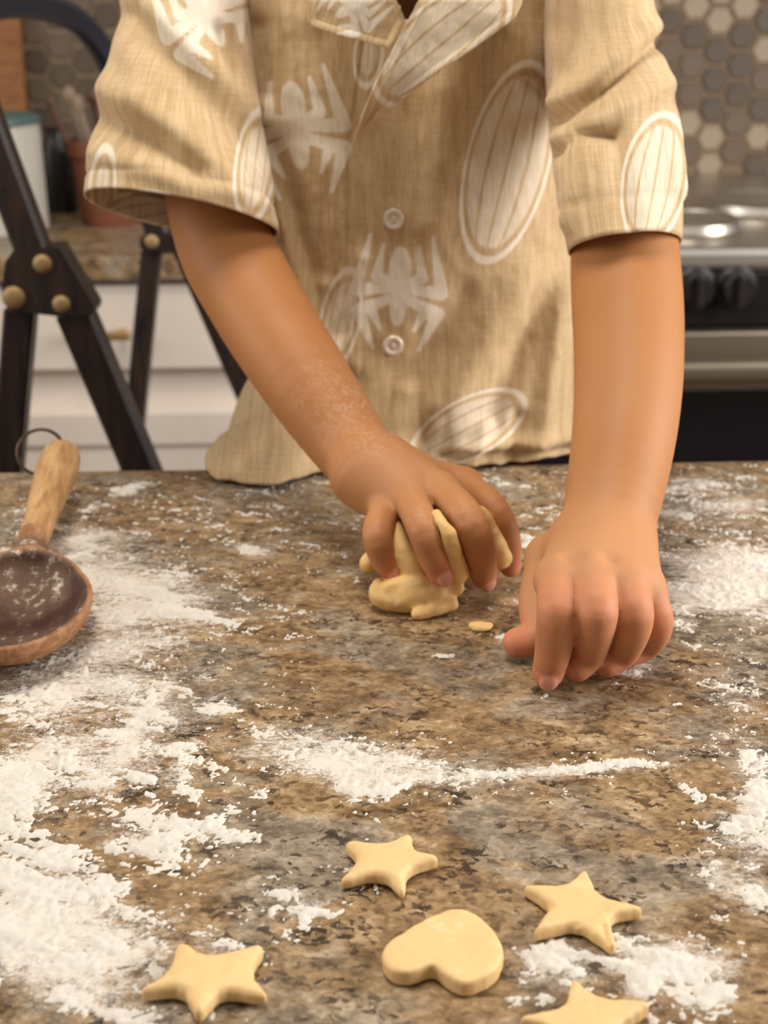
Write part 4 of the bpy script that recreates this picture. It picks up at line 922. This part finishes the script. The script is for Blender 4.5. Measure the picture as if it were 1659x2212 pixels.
# ================================================================== step ladder
ladder = empty('step_ladder', (-0.35, 1.2, 0), 'black folding step ladder with bolted hinge plates beside the child', 'ladder')
NY, FY = 1.10, 1.42
def down(p, q, z):
    t = (z - p[2]) / (q[2] - p[2]); return p + (q - p) * t
def frame(Yf, plate, rail, legs, bolts, wd, thick, step_side):
    bm = bmesh.new(); vs = []
    pf = [bm.verts.new(at(x, y, Yf - thick)) for x, y in plate]; pb = [bm.verts.new(v.co + Vector((0, 2 * thick, 0))) for v in pf]
    bm.faces.new(pf); bm.faces.new(pb[::-1])
    for i in range(len(pf)): bm.faces.new((pf[i], pb[i], pb[(i + 1) % len(pf)], pf[(i + 1) % len(pf)]))
    bmesh.ops.bevel(bm, geom=list(bm.edges), offset=0.0012, segments=2, affect='EDGES')
    pl = keep(put('hinge_plate', bm_mesh('hinge_plate', bm), M_BLACK), ladder)
    for (x, y, r) in bolts:
        p = at(x, y, Yf - thick); bm = bmesh.new(); n = 20; rings = []
        for rr, yy in ((r, 0.001), (r, -0.0012), (r * .8, -0.003), (r * .35, -0.0038), (0, -0.0038)):
            rings.append([bm.verts.new((p[0] + rr * math.cos(2 * math.pi * i / n), p[1] + yy, p[2] + rr * math.sin(2 * math.pi * i / n))) for i in range(n)] if rr else [bm.verts.new((p[0], p[1] + yy, p[2]))])
        for a, b in zip(rings, rings[1:]):
            for i in range(n):
                j = (i + 1) % n; bm.faces.new((a[i], a[j], b[j], b[i]) if len(b) > 1 else (a[i], a[j], b[0]))
        o = put('bolt', bm_mesh('bolt', bm, True), M_BOLT); o.parent = pl
    for (a, b, w) in legs:
        p, q = at(*a, Yf), at(*b, Yf); sweep('leg', [p, down(p, q, 0.0)], w, 0.012, M_BLACK, (1, 0, 0), ladder)
    if rail is not None:
        p, q = at(*rail[0], Yf), at(*rail[1], Yf); sweep('rail', [p, q], rail[2], 0.012, M_BLACK, (1, 0, 0), ladder)
frame(NY, [(30, 540), (125, 535), (205, 668), (200, 682), (125, 684), (25, 674), (2, 632), (10, 566)], ((75, 545), (-68, 160), .0135),
      [((46, 670), (18, 1010), .0125), ((162, 670), (305, 1010), .0150)], [(92, 570, .0078), (30, 643, .0095), (133, 657, .0074)], 0.03, 0.017, 0)
frame(FY, [(305, 512), (350, 500), (400, 520), (430, 560), (425, 572), (385, 545), (312, 548), (300, 532)], ((345, 520), (262, 205), .0120),
      [((328, 545), (296, 870), .0105), ((398, 530), (545, 872), .0125)], [(328, 522, .0075)], 0.03, 0.014, 0)
loop = [at(262, 215, FY), at(240, 140, FY - .01), at(205, 82, FY - .03), at(160, 38, FY - .06), at(95, 12, FY - .11), at(20, 4, FY - .16), at(-60, 20, FY - .22), at(-100, 70, FY - .28), at(-92, 110, NY + .01), at(-68, 165, NY)]
sweep('handle_loop', loop, 0.0125, 0.0085, M_LOOP, (0.3, 0.2, 0.9), ladder, 0.6, 2)
for z_ in (0.28, 0.55):
    pa, qa = at(162, 670, NY), at(305, 1010, NY); a = down(pa, qa, z_); pb, qb = at(398, 530, FY), at(545, 872, FY); b = down(pb, qb, z_)
    sweep('step', [a + (b - a) * -0.01, a + (b - a) * 1.01], 0.055, 0.011, M_BLACK, (1, -0.2, 0), ladder)

# ================================================================== back counter, drawers
CY = 1.61
bc = empty('base_cabinet', (-0.6, CY + .3, 0), 'white painted drawer cabinet under the back counter, behind the step ladder', 'cabinet')
box('carcass', (-1.5, CY + 0.035, 0.09), (0.028, WALLY - .002, TOP - 0.031), M_WHITE, bc, 0.002)
box('plinth', (-1.5, CY + 0.09, 0.0), (0.028, WALLY - .002, 0.09), M_BLACK, bc)
def drawer(x0, x1, z0, z1, panel):
    d = box('drawer', (x0, CY + 0.014, z0), (x1, CY + 0.036, z1), M_WHITE, bc, 0.004)
    if panel:
        f = 0.045
        for lo, hi in (((x0, z0), (x1, z0 + f)), ((x0, z1 - f), (x1, z1)), ((x0, z0 + f), (x0 + f, z1 - f)), ((x1 - f, z0 + f), (x1, z1 - f))):
            o = box('rail', (lo[0] + .001, CY + .008, lo[1] + .001), (hi[0] - .001, CY + .016, hi[1] - .001), M_WHITE, None, 0.002); o.parent = d
            o.matrix_parent_inverse = Matrix.Identity(4); o.location = Vector((0, 0, 0))
    return d
def pull(d, x0, x1, z):
    bm = bmesh.new(); bm_box(bm, (x0, CY - 0.016, z - .005), (x1, CY - 0.007, z + .005), 0.003); bm_box(bm, (x0 + .01, CY - .01, z - .004), (x0 + .018, CY + .015, z + .004)); bm_box(bm, (x1 - .018, CY - .01, z - .004), (x1 - .01, CY + .015, z + .004))
    o = put('handle', bm_mesh('handle', bm), M_BRASS); o.parent = d; o.matrix_parent_inverse = Matrix.Identity(4)
for x0, x1 in ((-1.42, -0.80), (-0.775, -0.03)):
    d = drawer(x0, x1, 0.775, 0.882, False); xc = (x0 + x1) / 2
    if x1 > -0.5: pull(d, at(155, 720, CY)[0], at(285, 720, CY)[0], at(230, 722, CY)[2])
    else: pull(d, xc - .06, xc + .06, 0.828)
    for z0, z1 in ((0.43, 0.722), (0.115, 0.405)):
        d = drawer(x0, x1, z0, z1, True); pull(d, xc - .06, xc + .06, z1 - .1)
    bm = bmesh.new()
b2 = box('countertop', (-1.5, CY, TOP - 0.03), (0.03, WALLY - 0.001, TOP), M_GRAN2, None, 0.004, 3, label='brown granite back counter carrying the canister and crock, on white drawers', cat='countertop')

# things on the back counter
can = empty('canister', (-0.508, 1.80, TOP), 'grey white round canister with teal lid at the left on the back counter', 'canister')
lathe('body', [(0, 0), (0.064, 0), (0.068, 0.004), (0.069, 0.135), (0.066, 0.139), (0, 0.139)], M_CERAMIC, (-0.508, 1.80, TOP), can)
lathe('lid', [(0.0, 0.139), (0.0705, 0.139), (0.0715, 0.141), (0.0705, 0.146), (0.060, 0.150), (0.012, 0.152), (0, 0.152)], M_TEAL, (-0.508, 1.80, TOP), can)
bo = empty('cutting_board', (-0.60, 2.19, TOP), 'orange brown wooden board standing against the tiles behind the canister', 'board')
bm = bmesh.new(); bm_box(bm, (-0.13, -0.011, 0.0), (0.0, 0.011, 0.34), 0.006, 3)
bmesh.ops.rotate(bm, verts=bm.verts, cent=(0, 0, 0), matrix=Matrix.Rotation(math.radians(-8), 3, 'X'))
xr_ = at(44, 130, 2.19)[0]
bmesh.ops.translate(bm, verts=bm.verts, vec=(xr_, 2.185, TOP + .002)); keep(put('board', bm_mesh('board', bm), M_BOARD), bo)
bm = bmesh.new()
jp = at(134, 440, 1.96); lathe('dark_filler', [(0, 0), (0.020, 0), (0.023, 0.004), (0.023, 0.085), (0.016, 0.100), (0.014, 0.112), (0.015, 0.118), (0, 0.118)], M_NEARBLACK, (jp[0], 1.96, TOP), None, 24, label='slim near-black shape added to fill the dark gap between the canister and the terracotta crock', cat='dark_filler')  # near-black shape added to fill the dark gap beside the canister
kx = at(246, 480, 1.86)[0]
cr_ = empty('crock', (kx, 1.86, TOP), 'terracotta crock holding wooden utensils on the back counter', 'crock')
lathe('pot', [(0, 0.0), (0.041, 0), (0.043, 0.003), (0.049, 0.090), (0.053, 0.092), (0.054, 0.110), (0.050, 0.111), (0.048, 0.090), (0.041, 0.008), (0, 0.008)], M_TERRA, (kx, 1.86, TOP), cr_)
for dx, ex, ey, ln_, mt, r, lb in ((-.026, -.070, .0, .160, M_DKWOOD, .0050, 'thin dark wooden handle leaning farthest left out of the terracotta crock'), (-.016, -.047, .01, .166, M_PLWOOD, .0070, 'second wooden handle from the left in the crock, pale and leaning'), (-.004, -.031, -.012, .158, M_PLWOOD, .0065, 'third wooden handle from the left in the crock, pale and shorter'), (.008, -.012, .004, .165, M_DKWOOD, .0075, 'thick dark brown wooden handle in the crock, nearest the sleeve')):
    p0 = np.array([kx + dx, 1.86 + ey * .6, TOP + .010]); p1 = np.array([kx + ex, 1.86 + ey, TOP + ln_])
    F = Field(np.minimum(p0, p1) - .03, np.maximum(p0, p1) + .045, 0.0016)
    F.cone(p0, p1, r * .9, r * .8, .002)
    F.ell(p1, (r * 1.25, r * 1.0, r * 1.9), .004)
    V, Q = F.mesh(); loc = np.array([p0[0], p0[1], TOP + .010])
    o = put('wooden_utensil', npmesh('wooden_utensil', V - loc, Q), mt, None, lb, 'utensil', 'wooden utensils in the crock'); o.location = loc

# ================================================================== range
X0, X1, RY = 0.04, 0.80, 1.60
rg = empty('kitchen_range', ((X0 + X1) / 2, RY + .3, 0), 'black and steel kitchen range with front knobs behind the child on the right', 'stove')
box('body', (X0, RY + 0.02, 0.08), (X1, WALLY - .004, 0.895), M_ENAMEL, rg, 0.004)
box('plinth', (X0 + .01, RY + 0.06, 0.0), (X1 - .01, WALLY - .05, 0.08), M_ENAMEL, rg)
box('cooktop', (X0, RY - 0.004, 0.893), (X1, WALLY - .004, 0.922), M_CHROME, rg, 0.009, 4)
pan = box('control_panel', (X0, RY, 0.828), (X1, RY + 0.03, 0.893), M_ENAMEL, rg, 0.004)
for kx_ in (0.12, 0.23, 0.345, at(1500, 610, RY)[0], at(1588, 610, RY)[0], 0.60, 0.70):
    bm = bmesh.new(); n = 28; kz = at(1588, 618, RY)[2]; rings = []
    for rr, yy in ((0.026, 0.0), (0.0255, -0.006), (0.021, -0.009), (0.0195, -0.024), (0.017, -0.027), (0, -0.027)):
        rings.append([bm.verts.new((kx_ + rr * math.cos(2 * math.pi * i / n), RY + yy, kz + rr * math.sin(2 * math.pi * i / n))) for i in range(n)] if rr else [bm.verts.new((kx_, RY + yy, kz))])
    for a, b in zip(rings, rings[1:]):
        for i in range(n):
            j = (i + 1) % n; bm.faces.new((a[i], a[j], b[j], b[i]) if len(b) > 1 else (a[i], a[j], b[0]))
    bm_box(bm, (kx_ - .0045, RY - .034, kz - .019), (kx_ + .0045, RY - .022, kz + .019), .002)
    o = put('knob', bm_mesh('knob', bm), M_NEARBLACK); o.parent = pan; o.matrix_parent_inverse = Matrix.Identity(4)
dz0, dz1 = 0.30, 0.822
dr = box('oven_door', (X0 + .003, RY - 0.012, dz0), (X1 - .003, RY + 0.022, dz1), M_STEEL, rg, 0.004)
zw = at(1560, 842, RY - .013)[2]
o = box('window', (X0 + .035, RY - 0.0155, dz0 + .04), (X1 - .035, RY - 0.0118, zw), M_OVENGLASS); o.parent = dr; o.matrix_parent_inverse = Matrix.Identity(4)
zh = at(1560, 800, RY - .05)[2]
bm = bmesh.new(); bm_box(bm, (X0 + .04, RY - .062, zh - .013), (X1 - .04, RY - .040, zh + .013), .009, 4)
for hx_ in (X0 + .06, X1 - .06): bm_box(bm, (hx_ - .012, RY - .05, zh - .01), (hx_ + .012, RY - .010, zh + .01), .003)
o = put('handle', bm_mesh('handle', bm), M_STEEL); o.parent = dr; o.matrix_parent_inverse = Matrix.Identity(4)
box('drawer', (X0 + .003, RY - 0.010, 0.09), (X1 - .003, RY + 0.02, 0.293), M_STEEL, rg, 0.004)
for (xx, yy, rr, lb) in ((at(1495, 470, 1.72)[0], 1.72, .060, 'round steel burner cover on the range nearest the child'), (at(1650, 460, 1.85)[0], 1.87, .078, 'wider steel burner cover at the right edge of the range')):
    b = lathe('burner_cover', [(0, 0), (rr, 0), (rr + .004, .004), (rr + .001, .014), (rr * .9, .018), (rr * .86, .015), (rr * .25, .016), (0, .016)], M_CHROME, (0, 0, 0), None, 40, label=lb, cat='burner cover', group='steel burner covers on the range')
    b.location = (xx, yy, 0.9222)
